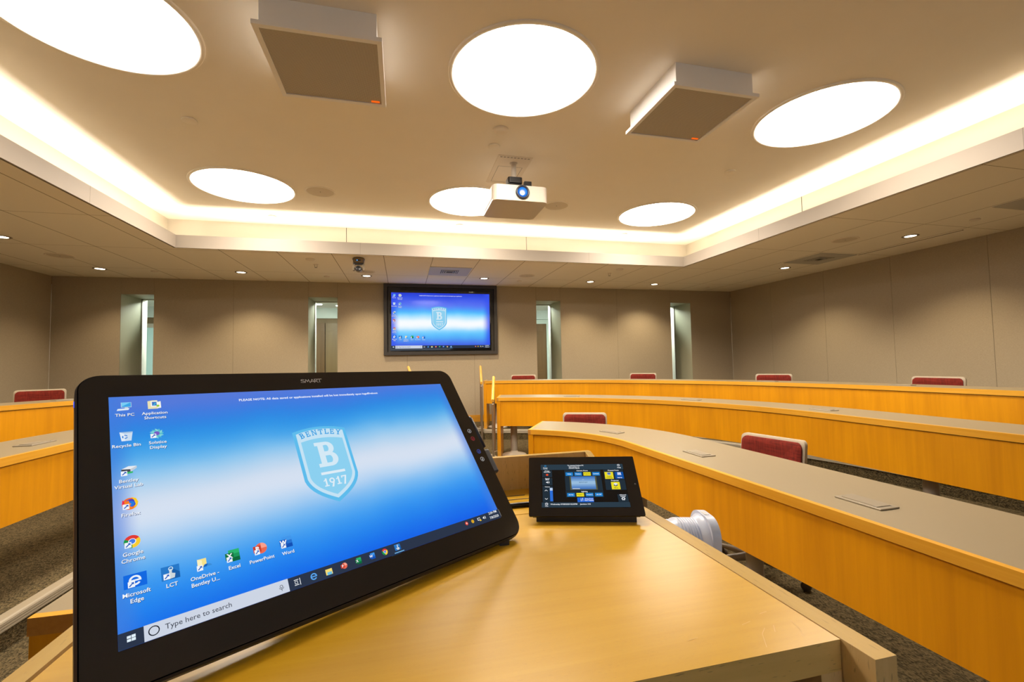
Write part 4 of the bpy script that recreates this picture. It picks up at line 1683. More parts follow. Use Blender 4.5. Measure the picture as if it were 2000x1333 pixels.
def on_row(R, x, y, off=0.20):
    """nearest spot on a desk's middle line and the direction along it"""
    P = row_path(R, off)
    i = min(range(1, len(P) - 1), key=lambda k: (P[k][0] - Vector((x, y))).length)
    best = None
    for a, b in ((P[i - 1], P[i]), (P[i], P[i + 1])):
        d = b[0] - a[0]
        t_ = max(0, min(1, (Vector((x, y)) - a[0]).dot(d) / d.length_squared))
        c = a[0] + d * t_
        if best is None or (c - Vector((x, y))).length < best[0]:
            best = ((c - Vector((x, y))).length, c, d.normalized())
    return best[1], best[2]


PMS = [(ROWS[1], 1.569, 3.291, 'silver power module on the front right desk, nearest the aisle end'),
       (ROWS[1], 1.683, 2.384, 'silver power module on the front right desk at the bend beside the near red chair'),
       (ROWS[1], 1.692, 1.399, 'large silver power module with a curved lid on the front right desk, nearest the camera'),
       (ROWS[2], 1.992, 5.151, 'silver power module on the middle right desk, nearest the aisle'),
       (ROWS[2], 2.892, 4.124, 'silver power module on the middle right desk, half way round the bend'),
       (ROWS[2], 3.277, 2.942, 'silver power module on the middle right desk, farthest from the aisle'),
       (ROWS[3], 2.174, 6.90, 'flat power module on the rearmost right desk, nearest the aisle'),
       (ROWS[3], 4.15, 4.45, 'flat power module on the rearmost right desk before the third red chair from the aisle'),
       (ROWS[3], 4.654, 3.28, 'flat power module on the rearmost right desk beside the rightmost red chair'),
       (LEFT[2], -2.051, 3.253, 'silver power module on the middle left desk'),
       (LEFT[3], -3.109, 5.166, 'flat power module on the rearmost left desk in front of the red chair')]
proto = make_power_module()
for i, (R, x, y, lab) in enumerate(PMS):
    o = proto if i == 0 else copy_tree(proto)
    c, d = on_row(R, x, y)
    if d.x > 0 and 'xm' not in R:
        d = -d
    ang = math.atan2(d.y, d.x)
    nrm = Vector((-math.sin(ang), math.cos(ang)))
    out = Vector((c.x, c.y)) - Vector(R['c'] if 'xm' not in R else (2 * R['xm'] - R['c'][0], R['c'][1]))
    if nrm.dot(out) < 0:
        ang += math.pi
    o.location = (c.x, c.y, R['z'] + 0.0004)
    o.rotation_euler = (0, 0, ang)
    tag(o, lab, 'power outlet', 'power modules in the desk tops')


# ------------------------------------------------------------------ chairs
def make_chair():
    o = thing('swivel_chair', '', 'chair', (0, 0, 0))
    # faces -Y (towards the desk in front of it)

    def curved(w, z0, z1, y0, th, mat, r, crown=0.0, n=14, m=10, bend=0.035, rake=0.05):
        """a gently bowed upright pad with rounded corners"""
        outline = rrect(w, z1 - z0, r, 6)
        pts = []
        for x, zz in outline:
            c = crown * (1 - (2 * x / w) ** 2) if zz > 0 else 0
            pts.append((x, zz + (z0 + z1) / 2 + c))
        mb = MB()

        def pos(x, zz, f):
            y = y0 - bend * (2 * x / 0.42) ** 2 + rake * (zz - z0) / (z1 - z0 + 1e-6)
            return Vector((x, y + f, zz))
        N_ = len(pts)
        cx, cz = 0, (z0 + z1) / 2
        for f, flip in ((-th / 2, False), (th / 2, True)):
            rings = []
            for s in (1.0, 0.93, 0.75, 0.5, 0.25):
                dome = 0.0 if s == 1.0 else (-th * 0.35 if not flip else 0)
                rings.append([pos(x * s, cz + (z_ - cz) * s, f + dome) for x, z_ in pts])
            vs = [p for rg in rings for p in rg] + [pos(0, cz, f + (-th * 0.35 if not flip else 0))]
            fs = []
            for j in range(4):
                for k in range(N_):
                    a, b = j * N_ + k, j * N_ + (k + 1) % N_
                    q = (a, b, b + N_, a + N_)
                    fs.append(q if not flip else q[::-1])
            for k in range(N_):
                q = (4 * N_ + k, 4 * N_ + (k + 1) % N_, 5 * N_)
                fs.append(q if not flip else q[::-1])
            mb.add(vs, fs, mat, True)
        vs = [pos(x, z_, -th / 2) for x, z_ in pts] + [pos(x, z_, th / 2) for x, z_ in pts]
        mb.add(vs, [((k + 1) % N_, k, N_ + k, N_ + (k + 1) % N_) for k in range(N_)], mat, True)
        return mb
    obj('backrest_frame', curved(0.415, 0.44, 0.803, 0.19, 0.026, CHAIRF, 0.026, 0.011), o)
    obj('backrest', curved(0.388, 0.455, 0.789, 0.172, 0.03, RED, 0.032, 0.010), o)
    mb = MB()
    pts = rrect(0.44, 0.42, 0.08, 8, 0, -0.06)
    mb.prism(pts, 0.42, 0.465, RED, smooth=True)
    obj('seat', mb, o)
    mb = MB()
    mb.prism(rrect(0.40, 0.38, 0.07, 6, 0, -0.06), 0.395, 0.42, CHAIRB)
    mb.tube([(0, 0.02, 0.405), (0, 0.16, 0.40), (0, 0.215, 0.43), (0, 0.222, 0.55)], [0.025, 0.025, 0.022, 0.016], CHAIRF, 12)
    obj('seat_pan', mb, o)
    mb = MB()
    mb.lathe([(0.028, 0.10), (0.028, 0.25), (0.018, 0.25), (0.018, 0.395)], CHAIRB, Matrix.Translation((0, -0.04, 0)), 18)
    obj('gas_lift', mb, o)
    for k in range(5):
        a = 2 * math.pi * k / 5 + 0.35
        ca, sa = math.cos(a), math.sin(a)
        mb = MB()
        mb.tube([(0.02 * ca, -0.04 + 0.02 * sa, 0.115), (0.15 * ca, -0.04 + 0.15 * sa, 0.095), (0.275 * ca, -0.04 + 0.275 * sa, 0.07)], [0.024, 0.02, 0.013], GREYM, 10)
        lg = obj('leg', mb, o)
        mb = MB()
        mb.lathe([(0.0, -0.02), (0.022, -0.02), (0.026, -0.014), (0.026, 0.014), (0.022, 0.02), (0.0, 0.02)], CHAIRB,
                 Matrix.Translation((0.275 * ca, -0.04 + 0.275 * sa, 0.0265)) @ Matrix.Rotation(a, 4, 'Z') @ Matrix.Rotation(math.pi / 2, 4, 'X'), 16)
        mb.tube([(0.275 * ca, -0.04 + 0.275 * sa, 0.03), (0.275 * ca, -0.04 + 0.275 * sa, 0.068)], 0.008, CHAIRB, 8)
        obj('caster', mb, lg)
    return o


# (centre of the backrest, which way the chair faces, floor, label)
CH = [((1.70, 4.06), (-0.40, -0.92), 0.0, 'red and pale grey swivel chair behind the front right desk, nearest the aisle'),
      ((2.27, 2.40), (-0.955, -0.22), 0.0, 'large red and pale grey swivel chair behind the long leg of the front right desk'),
      ((1.955, 7.22), (-0.42, -0.9), T2, 'red swivel chair at the rearmost right desk, nearest the aisle, before the third window'),
      ((3.75, 6.52), (-0.66, -0.75), T2, 'red swivel chair at the rearmost right desk, left of the fourth window'),
      ((4.70, 4.90), (-0.72, -0.69), T2, 'red swivel chair at the rearmost right desk, just right of the back corner'),
      ((5.06, 3.28), (-0.985, -0.17), T2, 'red swivel chair at the rearmost right desk, farthest right'),
      ((-3.95, 6.20), (0.42, -0.9), T2 + 0.0, 'red swivel chair behind the rearmost left desk, cut off by the monitor')]
proto = make_chair()
for i, ((x, y), (dx, dy), z, lab) in enumerate(CH):
    o = proto if i == 0 else copy_tree(proto)
    ang = math.atan2(dy, dx) + math.pi / 2
    # the backrest sits 0.2 m behind the chair's middle
    d = Vector((dx, dy)).normalized()
    o.location = (x + d.x * 0.2, y + d.y * 0.2, z)
    o.rotation_euler = (0, 0, ang)
    tag(o, lab, 'chair', 'red swivel chairs')


# ------------------------------------------------------------------ aisle handrails
def handrail(a, b, za, zb, posts, lab):
    """a: near low end, b: far high end (x, y); posts: list of (t, floor z)"""
    o = thing('handrail', lab, 'handrail', (a[0], a[1], posts[0][1]), 'aisle handrails')
    org = Vector((a[0], a[1], posts[0][1]))
    A, B = Vector((*a, za)) - org, Vector((*b, zb)) - org
    mb = MB()
    mb.tube([A, B], 0.019, HANDW, 20)
    obj('rail', mb, o)
    d = (B - A)
    for t_, fz in posts:
        p = A + d * t_
        mb = MB()
        f = fz - org.z
        mb.lathe([(0.0155, f + 0.004), (0.0155, p.z - 0.05)], STEEL, Matrix.Translation((p.x, p.y, 0)), 18)
        ps = obj('post', mb, o)
        mb = MB()
        mb.tube([(p.x, p.y, p.z - 0.055), (p.x, p.y, p.z - 0.017)], 0.006, STEEL, 8)
        mb.lathe([(0.017, p.z - 0.056), (0.017, p.z - 0.05), (0, p.z - 0.049)], STEEL, Matrix.Translation((p.x, p.y, 0)), 14)
        obj('bracket', mb, ps)
        mb = MB()
        mb.lathe([(0.042, f), (0.042, f + 0.005), (0.0, f + 0.006)], STEEL, Matrix.Translation((p.x, p.y, 0)), 24)
        obj('floor_flange', mb, ps)


handrail((1.115, 6.45), (1.232, 7.2), CZ - 0.295, CZ - 0.065, [(0.04, T1), (0.92, T2)], 'wooden handrail on steel posts beside the end of the rearmost right desk')
handrail((1.045, 5.28), (1.19, 5.92), CZ - 0.455, CZ - 0.20, [(0.04, 0.0), (0.9, T1)], 'wooden handrail on steel posts beside the end of the middle right desk')
handrail((0.17, 6.5), (0.095, 7.05), CZ - 0.27, CZ - 0.05, [(0.04, T1), (0.92, T2)], 'wooden handrail tip showing over the top edge of the tilted monitor')

# ------------------------------------------------------------------ the lectern
LT = CZ - 0.337                     # its top
lx0, lx1, ly0, ly1 = -0.397, 0.505, 0.445, 1.172
o = thing('lectern', 'beech lectern with a broad top, a raised back and side boards', 'lectern', (0.05, 0.8, 0))
LEC = o
off = Vector((0.05, 0.8, 0))


def lbox(mb, lo, hi, mat, **k):
    mb.box(tuple(Vector(lo) - off), tuple(Vector(hi) - off), mat, **k)


mb = MB()
lbox(mb, (lx0 + 0.004, ly0, LT - 0.036), (lx1, 0.978, LT), BEECH)
mb.m[-4] = mb.mi(BEECHX)
obj('top', mb, o)
mb = MB()
for (xa, ya_), (xb, yb_) in (((0.41, 0.455), (0.425, 0.478)), ((0.425, 0.478), (0.437, 0.487)), ((0.443, 0.477), (0.452, 0.489)), ((0.468, 0.462), (0.477, 0.474)),
                             ((0.477, 0.474), (0.481, 0.492)), ((0.415, 0.500), (0.431, 0.504)), ((0.455, 0.515), (0.468, 0.517)), ((0.33, 0.49), (0.345, 0.492))):
    a_, b_ = Vector((xa, ya_, LT + 0.0003)) - off, Vector((xb, yb_, LT + 0.0003)) - off
    n_ = Vector((-(b_ - a_).y, (b_ - a_).x, 0)).normalized() * 0.00025
    mb.face([a_ - n_, b_ - n_, b_ + n_, a_ + n_], plain('scratch_pale', (0.70, 0.46, 0.13), 0.5))
ob = obj('scratch_mark', mb, o)
ob['label'] = 'pale scratches near the corner'
mb = MB()
lbox(mb, (lx0 + 0.004, 0.981, LT - 0.036), (lx1, ly1, LT), BEECH)
for y, xa, xb in ((1.085, 0.16, 0.315), (1.115, 0.16, 0.30), (1.055, 0.16, 0.33)):
    lbox(mb, (xa, y, LT - 0.001), (xb, y + 0.004, LT + 0.0006), GROOVE)
obj('rear_flap', mb, o)
mb = MB()
lbox(mb, (lx0 + 0.004, 0.978, LT - 0.034), (lx1, 0.981, LT - 0.006), GROOVE)
lbox(mb, (lx0 - 0.0015, ly0, LT - 0.04), (lx0 + 0.004, ly1, LT - 0.008), GROOVE)
obj('joint', mb, o)
mb = MB()
lbox(mb, (-0.424, 0.405, 0.02), (lx0 - 0.0015, ly1 + 0.018, LT + 0.0005), BEECHV)
mb.m[-5] = mb.mi(BEECHE)
obj('side_board', mb, o)
mb = MB()
lbox(mb, (lx1 + 0.0015, 0.405, 0.02), (lx1 + 0.032, ly1 + 0.018, LT + 0.0005), BEECHV)
mb.m[-5] = mb.mi(BEECHE)
obj('side_board', mb, o)
mb = MB()
lbox(mb, (lx1 - 0.03, ly0, 0.02), (lx1, ly1, LT - 0.036), BEECHV)
obj('inner_panel', mb, o)
mb = MB()
lbox(mb, (lx0 + 0.004, ly0, 0.02), (lx0 + 0.034, ly1, LT - 0.036), BEECHV)
obj('inner_panel', mb, o)
mb = MB()
lbox(mb, (lx0, ly1, 0.02), (lx1 + 0.0015, ly1 + 0.018, LT + 0.086), BEECHV)
mb.m[-5] = mb.mi(BEECHE)
obj('back_board', mb, o)
mb = MB()
P = [(ly1, LT + 0.001), (ly1, LT + 0.086), (1.09, LT + 0.056), (1.09, LT + 0.001)]
A = [Vector((lx1 - 0.016, a, b)) - off for a, b in P]
B = [Vector((lx1 + 0.0014, a, b)) - off for a, b in P]
mb.face(A, BEECHV)
mb.face(B[::-1], BEECHV)
mb.add(A + B, [(0, 4, 5, 1), (1, 5, 6, 2), (2, 6, 7, 3), (3, 7, 4, 0)], BEECHE)
obj('side_cheek', mb, o)
mb = MB()
lbox(mb, (lx0 + 0.034, ly0 + 0.05, 0.62), (lx1 - 0.03, ly1, 0.64), BEECHV)
lbox(mb, (lx0 + 0.034, ly0 + 0.05, 0.08), (lx1 - 0.03, ly1, 0.10), BEECHV)
obj('shelf', mb, o)
mb = MB()
lbox(mb, (lx1 - 0.052, 0.60, LT - 0.085), (lx1 - 0.031, 1.05, LT - 0.055), BLACK)
obj('slide_rail', mb, o)
mb = MB()
Mk = Matrix.Translation(Vector((lx1 - 0.030, 0.512, LT - 0.068)) - off) @ Matrix.Rotation(-math.pi / 2, 4, 'Y')
mb.lathe([(0.0, 0.006), (0.004, 0.006), (0.005, 0.009), (0, 0.01)], STEEL, Mk, 16)
mb.lathe([(0.021, 0.0), (0.021, 0.004), (0.016, 0.008), (0.004, 0.009)], plain('grommet_bronze', (0.07, 0.05, 0.03), 0.35, metal=0.4), Mk, 32)
obj('cable_grommet', mb, o)
mb = MB()
lbox(mb, (lx1 + 0.032, 0.80, LT - 0.20), (0.765, 1.12, LT - 0.18), BEECHV)
lbox(mb, (lx1 + 0.032, 0.82, LT - 0.30), (lx1 + 0.05, 1.10, LT - 0.20), BEECHV)
obj('side_shelf', mb, o)

# a black cord lying across the back of the lectern
mb = MB()
mb.tube([(x, 1.026 + 0.004 * math.sin(x * 30), LT + 0.0055) for x in [0.02 + 0.03 * k for k in range(14)]], 0.0052, BLACK, 10)
single('black_cable', mb, 'thick black cord lying across the lectern between the monitor and the touch panel', 'cable')
mb = MB()
mb.tube([(0.13 + 0.012 * k, 1.042 + 0.002 * math.sin(k), LT + 0.003 + 0.0015 * math.sin(k * 0.7)) for k in range(12)], 0.002, plain('dull_red_wire', (0.12, 0.03, 0.02), 0.5), 8)
single('thin_wire', mb, 'thin dark wire lying beside the thick black cord on the lectern', 'cable')

# ------------------------------------------------------------------ the tilted pen monitor
MSC = 1.055
mc = Vector((-0.0933 * MSC, 0.7335 * MSC, CZ - 0.1558 * MSC))
r1 = Vector((0.83930, 0.54297, -0.0150)).normalized()
r2 = Vector((-0.30897, 0.51823, 0.79748))
r2 = (r2 - r1 * r1.dot(r2)).normalized()
r3 = r1.cross(r2)
MM = Matrix(((r1.x, r2.x, r3.x, mc.x), (r1.y, r2.y, r3.y, mc.y), (r1.z, r2.z, r3.z, mc.z), (0, 0, 0, 1))) @ Matrix.Diagonal((MSC, MSC, MSC, 1))
mo = Vector((mc.x, mc.y, LT))
MON = thing('pen_monitor', 'large tilted black pen monitor on the lectern showing a blue desktop', 'monitor', tuple(mo))
ML = Matrix.Translation(-mo) @ MM
mb = MB()
out = rrect(0.5777, 0.362, 0.022, 8, 0.0037, -0.0005)
body = rrect(0.5837, 0.368, 0.025, 8, 0.0037, -0.0005)
n = len(out)
levels = [(rrect(0.5797, 0.364, 0.022, 8, 0.0037, -0.0005), -0.0015), (body, -0.006), (body, -0.018), (rrect(0.557, 0.345, 0.022, 8, 0.0037, -0.0005), -0.031)]
for (pa, za), (pb, zb) in zip(levels[:-1], levels[1:]):
    mb.add([(*p, za) for p in pa] + [(*p, zb) for p in pb], [((i + 1) % n, i, n + i, n + (i + 1) % n) for i in range(n)], NAVYB, True)
mb.face([(*p, -0.031) for p in levels[-1][0]][::-1], NAVYB)
obj('housing', mb, MON, ML)
mb = MB()
mb.prism(out, -0.004, 0.0, GLOSSB)
obj('front_glass', mb, MON, ML)
NEAR_STOPS = [(0.0, (85, 120, 215)), (0.07, (60, 120, 222)), (0.16, (25, 135, 226)), (0.26, (60, 165, 234)), (0.34, (135, 198, 238)), (0.43, (200, 218, 238)), (0.50, (217, 226, 241)),
              (0.57, (200, 220, 242)), (0.66, (120, 188, 240)), (0.76, (50, 155, 240)), (0.88, (10, 120, 236)), (1.0, (0, 85, 232))]
sw2, sh2 = 0.516, 0.2925
mb = MB()
mb.face([(0, -1080, 0), (1920, -1080, 0), (1920, 0, 0), (0, 0, 0)], screen_mat('near_desktop_picture', NEAR_STOPS, True, (0.045, 0.2, 0.72), 0.03, tilt=0.09, edge_k=0.7))
scr = obj('screen', mb, MON, ML @ Matrix.Translation((-sw2 / 2, sh2 / 2, 0.0004)) @ Matrix.Diagonal((sw2 / 1920, sh2 / 1080, sw2 / 1920, 1)))
put_desktop(scr)
LOGO = plain('logo_silver', (0.62, 0.62, 0.62), 0.4)
mb = MB()
# monoline capitals
L_ = []


def stroke(pts, w=0.0008):
    for a, b in zip(pts[:-1], pts[1:]):
        a, b = Vector(a), Vector(b)
        d_ = (b - a).normalized()
        n_ = Vector((-d_.y, d_.x)) * w / 2
        a2, b2 = a - d_ * w / 2, b + d_ * w / 2
        mb.face([(*(a2 - n_), 0.0003), (*(b2 - n_), 0.0003), (*(b2 + n_), 0.0003), (*(a2 + n_), 0.0003)], LOGO)


def glyph(x, pts, w=1.0):
    stroke([(x + p[0] * 0.0064 * w, 0.1600 + p[1] * 0.0064) for p in pts])


glyph(-0.0205, [(0.95, 0.9), (0.55, 1.0), (0.15, 0.9), (0.1, 0.65), (0.85, 0.4), (0.9, 0.12), (0.5, 0.0), (0.0, 0.1)])
glyph(-0.0138, [(0.0, 0.0), (0.3, 0.95), (0.65, 0.25), (1.0, 0.95), (1.2, 0.0)])
glyph(-0.0058, [(0.1, 0.0), (0.65, 1.0), (1.15, 0.0)])
glyph(-0.0058, [(0.3, 0.25), (1.0, 0.25)])
glyph(0.0022, [(0.0, 0.0), (0.0, 1.0), (0.65, 1.0), (0.7, 0.6), (0.1, 0.45), (0.85, 0.0)])
glyph(0.0072, [(0.0, 1.0), (1.1, 1.0)])
glyph(0.0072, [(0.5, 1.0), (0.5, 0.0)])
obj('logo', mb, MON, ML)
for v, c in ((0.030, (215, 215, 215)), (0.0126, (190, 60, 70)), (-0.016, (80, 110, 215)), (-0.0326, (225, 225, 225))):
    mb = MB()
    m_ = emis(c, 0.7)
    ring_faces(mb, circle_pts(0.0044, 28, 0.2768, v), circle_pts(0.0037, 28, 0.2768, v), 0.0003, m_)
    mb.face([(0.2748, v - 0.002, 0.0003), (0.2757, v - 0.0023, 0.0003), (0.2785, v + 0.0016, 0.0003), (0.2776, v + 0.0022, 0.0003)], m_)
    mb.face([(0.2752, v - 0.002, 0.0003), (0.2785, v - 0.002, 0.0003), (0.2785, v - 0.0014, 0.0003), (0.2752, v - 0.0014, 0.0003)], m_)
    obj('button', mb, MON, ML)
mb = MB()
mb.box((-0.2888, 0.140, -0.010), (-0.2876, 0.1475, -0.0075), emis((60, 90, 255), 1.2))
ob = obj('status_light', mb, MON, ML)
ob['label'] = 'small blue light on the left edge'
for u in (-0.255, 0.255):
    p = ML @ Vector((u, -0.183, -0.016))
    mb = MB()
    mb.box((p.x - 0.009, p.y - 0.007, 0.0), (p.x + 0.009, p.y + 0.007, p.z + 0.006), BLACK)
    obj('foot', mb, MON)
mb = MB()
a = ML @ Vector((0.0, 0.05, -0.034))
bk = Vector((-r1.y, r1.x, 0)).normalized()
side = Vector((r1.x, r1.y, 0)).normalized()
q = [a - side * 0.06, a + side * 0.06]
foot_c = Vector((a.x, a.y, 0)) + bk * 0.10
f_ = [foot_c - side * 0.07, foot_c + side * 0.07]
for dz in (0,):
    A = [q[0], q[1], f_[1], f_[0]]
    B = [v + bk * 0.012 for v in A]
    mb.face(A, BLACK)
    mb.face(B[::-1], BLACK)
    mb.add(A + B, [(0, 4, 5, 1), (1, 5, 6, 2), (2, 6, 7, 3), (3, 7, 4, 0)], BLACK)
obj('stand', mb, MON)
# pen holder on the right edge, with the pen in it
mb = MB()
hx = 0.299
mb.box((hx - 0.004, -0.062, -0.024), (hx + 0.013, -0.010, -0.006), NAVYB, bevel=0.004)
mb.box((hx - 0.006, -0.012, -0.022), (hx + 0.001, 0.072, -0.007), NAVYB, bevel=0.003)
obj('pen_holder', mb, MON, ML)
PENM = Matrix.Translation(mo) @ ML @ Matrix.Translation((hx + 0.0068, 0.068, -0.0145)) @ Matrix.Rotation(math.pi / 2, 4, 'X')
o = thing('stylus', 'dark blue pen held in the holder on the right edge of the tilted monitor', 'pen', M=PENM)
mb = MB()
mb.lathe([(0.0, -0.003), (0.0035, -0.002), (0.0058, 0.004), (0.0062, 0.02), (0.0062, 0.0715), (0.0, 0.0725)], NAVYB, seg=20)
obj('barrel', mb, o)
mb = MB()
mb.tube([(0.0064, 0.0, 0.002), (0.0076, 0.0, 0.02), (0.007, 0.0, 0.05)], 0.0013, GREYW, 8)
obj('clip', mb, o)

# ------------------------------------------------------------------ the control touch panel
tc_ = Vector((0.3862, 0.9384, CZ - 0.2725))
ya, ti, ro = -0.3069, 0.7125, 0.0101
t1 = Vector((math.cos(ya), math.sin(ya), 0))
tb = Vector((-math.sin(ya), math.cos(ya), 0))
t2 = tb * math.cos(ti) + Vector((0, 0, 1)) * math.sin(ti)
t1, t2 = t1 * math.cos(ro) + t2 * math.sin(ro), t2 * math.cos(ro) - t1 * math.sin(ro)
t3 = t1.cross(t2)
TM = Matrix(((t1.x, t2.x, t3.x, tc_.x), (t1.y, t2.y, t3.y, tc_.y), (t1.z, t2.z, t3.z, tc_.z), (0, 0, 0, 1)))
to = Vector((tc_.x, tc_.y, LT))
TP = thing('touch_panel', 'small black control touch panel on the lectern with blue and yellow buttons', 'touch panel', tuple(to))
TL = Matrix.Translation(-to) @ TM
mb = MB()
mb.prism(rrect(0.2402, 0.1491, 0.003, 3), -0.003, 0.0, GLOSSB)
obj('front_glass', mb, TP, TL)
mb = MB()
mb.box((-0.112, -0.068, -0.016), (0.112, 0.066, -0.003), BLACK)
obj('housing', mb, TP, TL)
mb = MB()
mb.lathe([(0.0022, 0), (0.0014, 0.0004), (0, 0.0005)], plain('sensor_grey', (0.12, 0.1, 0.09), 0.3), Matrix.Translation((0.1123, 0.0006, 0)), 12)
obj('sensor', mb, TP, TL)
Rz = Matrix.Rotation(ya, 4, 'Z')
mb = MB()
mb.box((-0.104, -0.046, 0.0), (0.104, 0.062, 0.0145), BLACK, M=Rz)
A = [Rz @ Vector(v) for v in ((-0.09, -0.03, 0.0145), (0.09, -0.03, 0.0145), (0.09, 0.05, 0.0145), (-0.09, 0.05, 0.0145))]
top = [TL @ Vector((-0.09, -0.05, -0.016)), TL @ Vector((0.09, -0.05, -0.016)), TL @ Vector((0.09, 0.03, -0.016)), TL @ Vector((-0.09, 0.03, -0.016))]
mb.add(A + top, [(0, 1, 5, 4), (1, 2, 6, 5), (2, 3, 7, 6), (3, 0, 4, 7), (4, 5, 6, 7)], BLACK)
obj('base', mb, TP)
pw, ph = 0.1858, 0.1085
mb = MB()
mb.face([(0, -800, 0), (1280, -800, 0), (1280, 0, 0), (0, 0, 0)], plain('touch_screen_dark', (0.006, 0.007, 0.009), 0.1))
TS = obj('screen', mb, TP, TL @ Matrix.Translation((-pw / 2, ph / 2 - 0.0006, 0.0003)) @ Matrix.Diagonal((pw / 1280, ph / 800, pw / 1280, 1)))
d = DK()
d.z = 1.0
SL, SL2, BB, YL, DB = (44, 60, 72), (36, 48, 58), (35, 130, 205), (235, 220, 40), (15, 80, 165)
d.rect(0, 0, 1280, 108, SL)
d.rect(0, 712, 1280, 800, SL)
for r_ in ((20, 118, 172, 250), (18, 265, 172, 404), (18, 416, 174, 706), (366, 117, 922, 506), (364, 511, 922, 624), (968, 116, 1270, 306), (968, 311, 1270, 496), (1120, 576, 1270, 710)):
    d.rect(*r_, SL2)
d.up()
for k, (c, s, tcol) in enumerate(((BB, 'Wide', WHT), (BB, 'Podium', WHT), (YL, 'Projector', (60, 60, 20)), (BB, 'Content', WHT))):
    x = 382 + 137 * k
    d.rect(x, 160, x + 112, 226, c)
    d.up().text(s, x + 56, 193, 26, tcol, 0.5)
for k, (c, s, tcol) in enumerate(((BB, 'All On', WHT), (YL, 'Preset 1', (60, 60, 20)), (BB, 'Preset 2', WHT), (BB, 'All Off', WHT))):
    x = 383 + 137 * k
    d.rect(x, 552, x + 110, 615, c)
    d.up().text(s, x + 55, 584, 26, tcol, 0.5)
d.rect(526, 636, 764, 716, (35, 100, 210))
d.rect(979, 165, 1108, 298, YL)
d.rect(1134, 167, 1262, 295, DB)
d.rect(1054, 356, 1182, 492, YL)
d.rect(436, 243, 844, 496, (90, 90, 60))
d.up()
for k in range(8):
    f = k / 7
    c = tuple(int(a_ + (b_ - a_) * (1 - abs(2 * f - 1))) for a_, b_ in zip((70, 120, 190), (165, 200, 225)))
    d.rect(458, 246 + 30 * k, 822, 246 + 30 * (k + 1), c)
d.up()
d.ring(640, 318, 15, 4, (210, 225, 235), 16, 0, 180)
d.text('BENTLEY', 640, 362, 32, (90, 120, 150), 0.3)
d.rect(470, 470, 580, 482, (205, 215, 225))
d.text('To operate Podium PC', 545, 32, 28, WHT, 0.7, sx=0.95)
d.text('Turn monitor on', 520, 60, 25, WHT, 0.7, sx=0.95)
d.text('Connect a laptop', 520, 86, 25, WHT, 0.7, sx=0.95)
d.ring(72, 38, 16, 5, (45, 150, 215), 20, 120, 420)
d.line(72, 18, 72, 40, 5, (45, 150, 215))
d.text('Power', 72, 76, 26, WHT, 0.6)
d.text('Standby', 72, 97, 22, (170, 190, 205), 0.5)
d.ring(1212, 34, 20, 5, WHT, 24)
d.text('?', 1212, 34, 30, WHT, 0.5)
d.text('Help', 1216, 82, 30, WHT, 0.6)
d.text('Privacy', 96, 136, 24, WHT, 0.6)
d.text('Mute Mics', 96, 158, 24, WHT, 0.6)
for a_ in range(0, 180, 36):
    t_ = math.radians(a_)
    d.line(96 - 20 * math.cos(t_), 212 - 20 * math.sin(t_), 96 + 20 * math.cos(t_), 212 + 20 * math.sin(t_), 8, (235, 80, 40))
d.text('Sound', 96, 284, 26, WHT, 0.6)
d.text('Mute', 96, 306, 26, WHT, 0.6)
d.poly([(76, 348), (88, 348), (102, 334), (102, 378), (88, 364), (76, 364)], WHT)
d.ring(100, 356, 16, 5, WHT, 10, -50, 50)
d.ring(100, 356, 27, 5, WHT, 10, -50, 50)
d.text('Volume', 92, 440, 24, WHT, 0.5)
for y0, y1 in ((516, 496), (648, 668)):
    d.line(52, y0, 72, y1, 7, WHT)
    d.line(72, y1, 92, y0, 7, WHT)
d.rect(128, 460, 170, 700, (45, 110, 215))
d.up().rect(128, 460, 170, 510, (185, 205, 235))
d.text('Camera Focus', 640, 138, 30, WHT, 0.6)
d.text('Lighting', 640, 532, 30, WHT, 0.6)
d.text('Present From', 1118, 138, 30, WHT, 0.6)
d.text('Projector', 1118, 332, 30, WHT, 0.6)
d.text('Advanced', 1195, 596, 24, WHT, 0.6)
d.text('Settings', 1195, 622, 24, WHT, 0.6)
d.ring(1195, 664, 22, 10, WHT, 20)
for a_ in range(0, 360, 60):
    t_ = math.radians(a_)
    d.line(1195 + 18 * math.cos(t_), 664 + 18 * math.sin(t_), 1195 + 29 * math.cos(t_), 664 + 29 * math.sin(t_), 11, WHT)
d.rect(1018, 176, 1072, 222, (150, 175, 215))
d.up().rect(1024, 182, 1066, 214, (80, 110, 170))
d.rect(1036, 222, 1056, 234, (150, 175, 215))
d.text('Podium', 1044, 254, 24, (70, 70, 20), 0.5)
d.text('Computer', 1044, 280, 24, (70, 70, 20), 0.5)
d.rect(1172, 178, 1226, 218, (205, 215, 245))
d.poly([(1164, 232), (1234, 232), (1226, 218), (1172, 218)], (170, 185, 225))
d.text('Laptop', 1198, 276, 26, WHT, 0.6)
d.disc(1118, 410, 30, (225, 232, 235), 20, 0, 180)
d.disc(1118, 410, 30, (60, 70, 90), 20, 180, 360)
d.up().disc(1118, 414, 13, (215, 222, 225))
d.text('Mute', 1118, 470, 26, (90, 90, 25), 0.5)
d.line(580, 656, 580, 694, 6, WHT)
d.poly([(572, 694), (588, 694), (580, 706)], WHT)
d.line(604, 658, 604, 698, 6, WHT)
d.poly([(596, 660), (612, 660), (604, 646)], WHT)
d.text('Swap Front', 696, 664, 26, WHT, 0.6)
d.text('Rear Display', 696, 690, 26, WHT, 0.6)
d.ring(72, 750, 22, 6, WHT, 24)
d.line(72, 750, 72, 736, 4, WHT)
d.line(72, 750, 84, 750, 4, WHT)
d.text('Timer', 72, 788, 20, WHT, 0.5)
d.text('Wednesday 07/08/2020 02:05PM', 130, 756, 29, WHT, 0.6, 'LEFT')
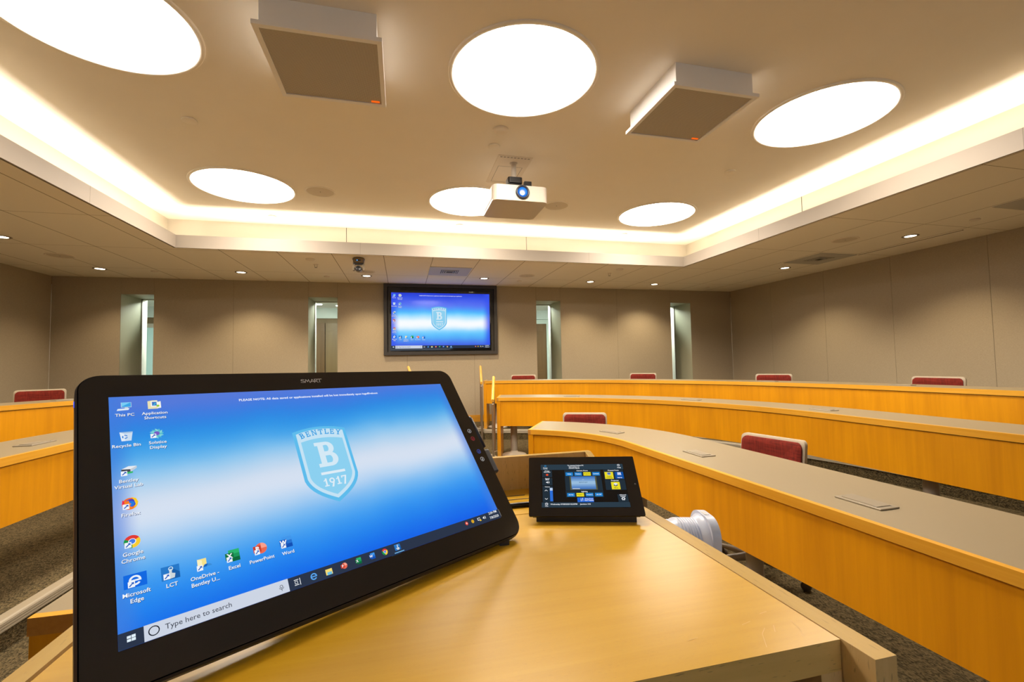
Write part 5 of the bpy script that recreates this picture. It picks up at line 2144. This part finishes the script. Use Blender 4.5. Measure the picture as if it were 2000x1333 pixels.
d.text('Jennison 318', 560, 756, 29, WHT, 0.6, 'LEFT')
obj('control_page', d.mb, TS)

# ------------------------------------------------------------------ document camera on the lectern's side shelf
DC = thing('document_camera', 'white ribbed document camera head lying beside the right edge of the lectern', 'document camera', (0.66, 0.955, LT - 0.18))
ax = Vector((0.16, -0.035, -0.006)).normalized()
Rx = ax.to_track_quat('Z', 'Y').to_matrix().to_4x4()
Md = Matrix.Translation((-0.082, 0.030, 0.084)) @ Rx
mb = MB()
prof = [(0.0, -0.012), (0.036, -0.012), (0.044, -0.004), (0.049, 0.004), (0.050, 0.045), (0.053, 0.050)]
for k in range(7):
    z_ = 0.056 + k * 0.0062
    prof += [(0.0545, z_), (0.0545, z_ + 0.0042), (0.0528, z_ + 0.0046), (0.0528, z_ + 0.0058)]
prof += [(0.055, 0.101), (0.059, 0.108), (0.064, 0.114), (0.064, 0.118), (0.0, 0.118)]
mb.lathe(prof, DOCW, Md, 56)
obj('barrel', mb, DC)
mb = MB()
mb.lathe([(0.0365, -0.0125), (0.035, -0.018), (0.030, -0.019), (0.028, -0.013)], CHAIRF, Md, 40)
obj('lens_ring', mb, DC)
mb = MB()
Mp = Md @ Matrix.Translation((0, 0, 0.116))
mb.prism(rrect(0.126, 0.134, 0.045, 10), 0.0, 0.02, DOCW, M=Mp, smooth=True)
obj('end_plate', mb, DC)
mb = MB()
mb.box((-0.05, -0.08, 0.0), (0.05, 0.04, 0.016), DOCW, bevel=0.004)
mb.tube([(0.0, -0.02, 0.014), (0.0, 0.0, 0.04)], 0.018, DOCW, 16)
obj('base', mb, DC)
mb = MB()
up = (Rx.inverted().to_3x3() @ Vector((0, 0, 1)))
Mb = Md @ Matrix.Translation((0, 0, 0.116))
s_ = 1 if up.x > 0.5 else (-1 if up.x < -0.5 else 0)
t_ = 1 if up.y > 0.5 else (-1 if up.y < -0.5 else 0)
if s_:
    lo, hi = (s_ * 0.063 - 0.001, -0.012, 0.004), (s_ * 0.063 + 0.001, 0.012, 0.015)
else:
    lo, hi = (-0.012, t_ * 0.067 - 0.001, 0.004), (0.012, t_ * 0.067 + 0.001, 0.015)
mb.box(lo, hi, GREYW, M=Mb)
obj('catch', mb, DC)
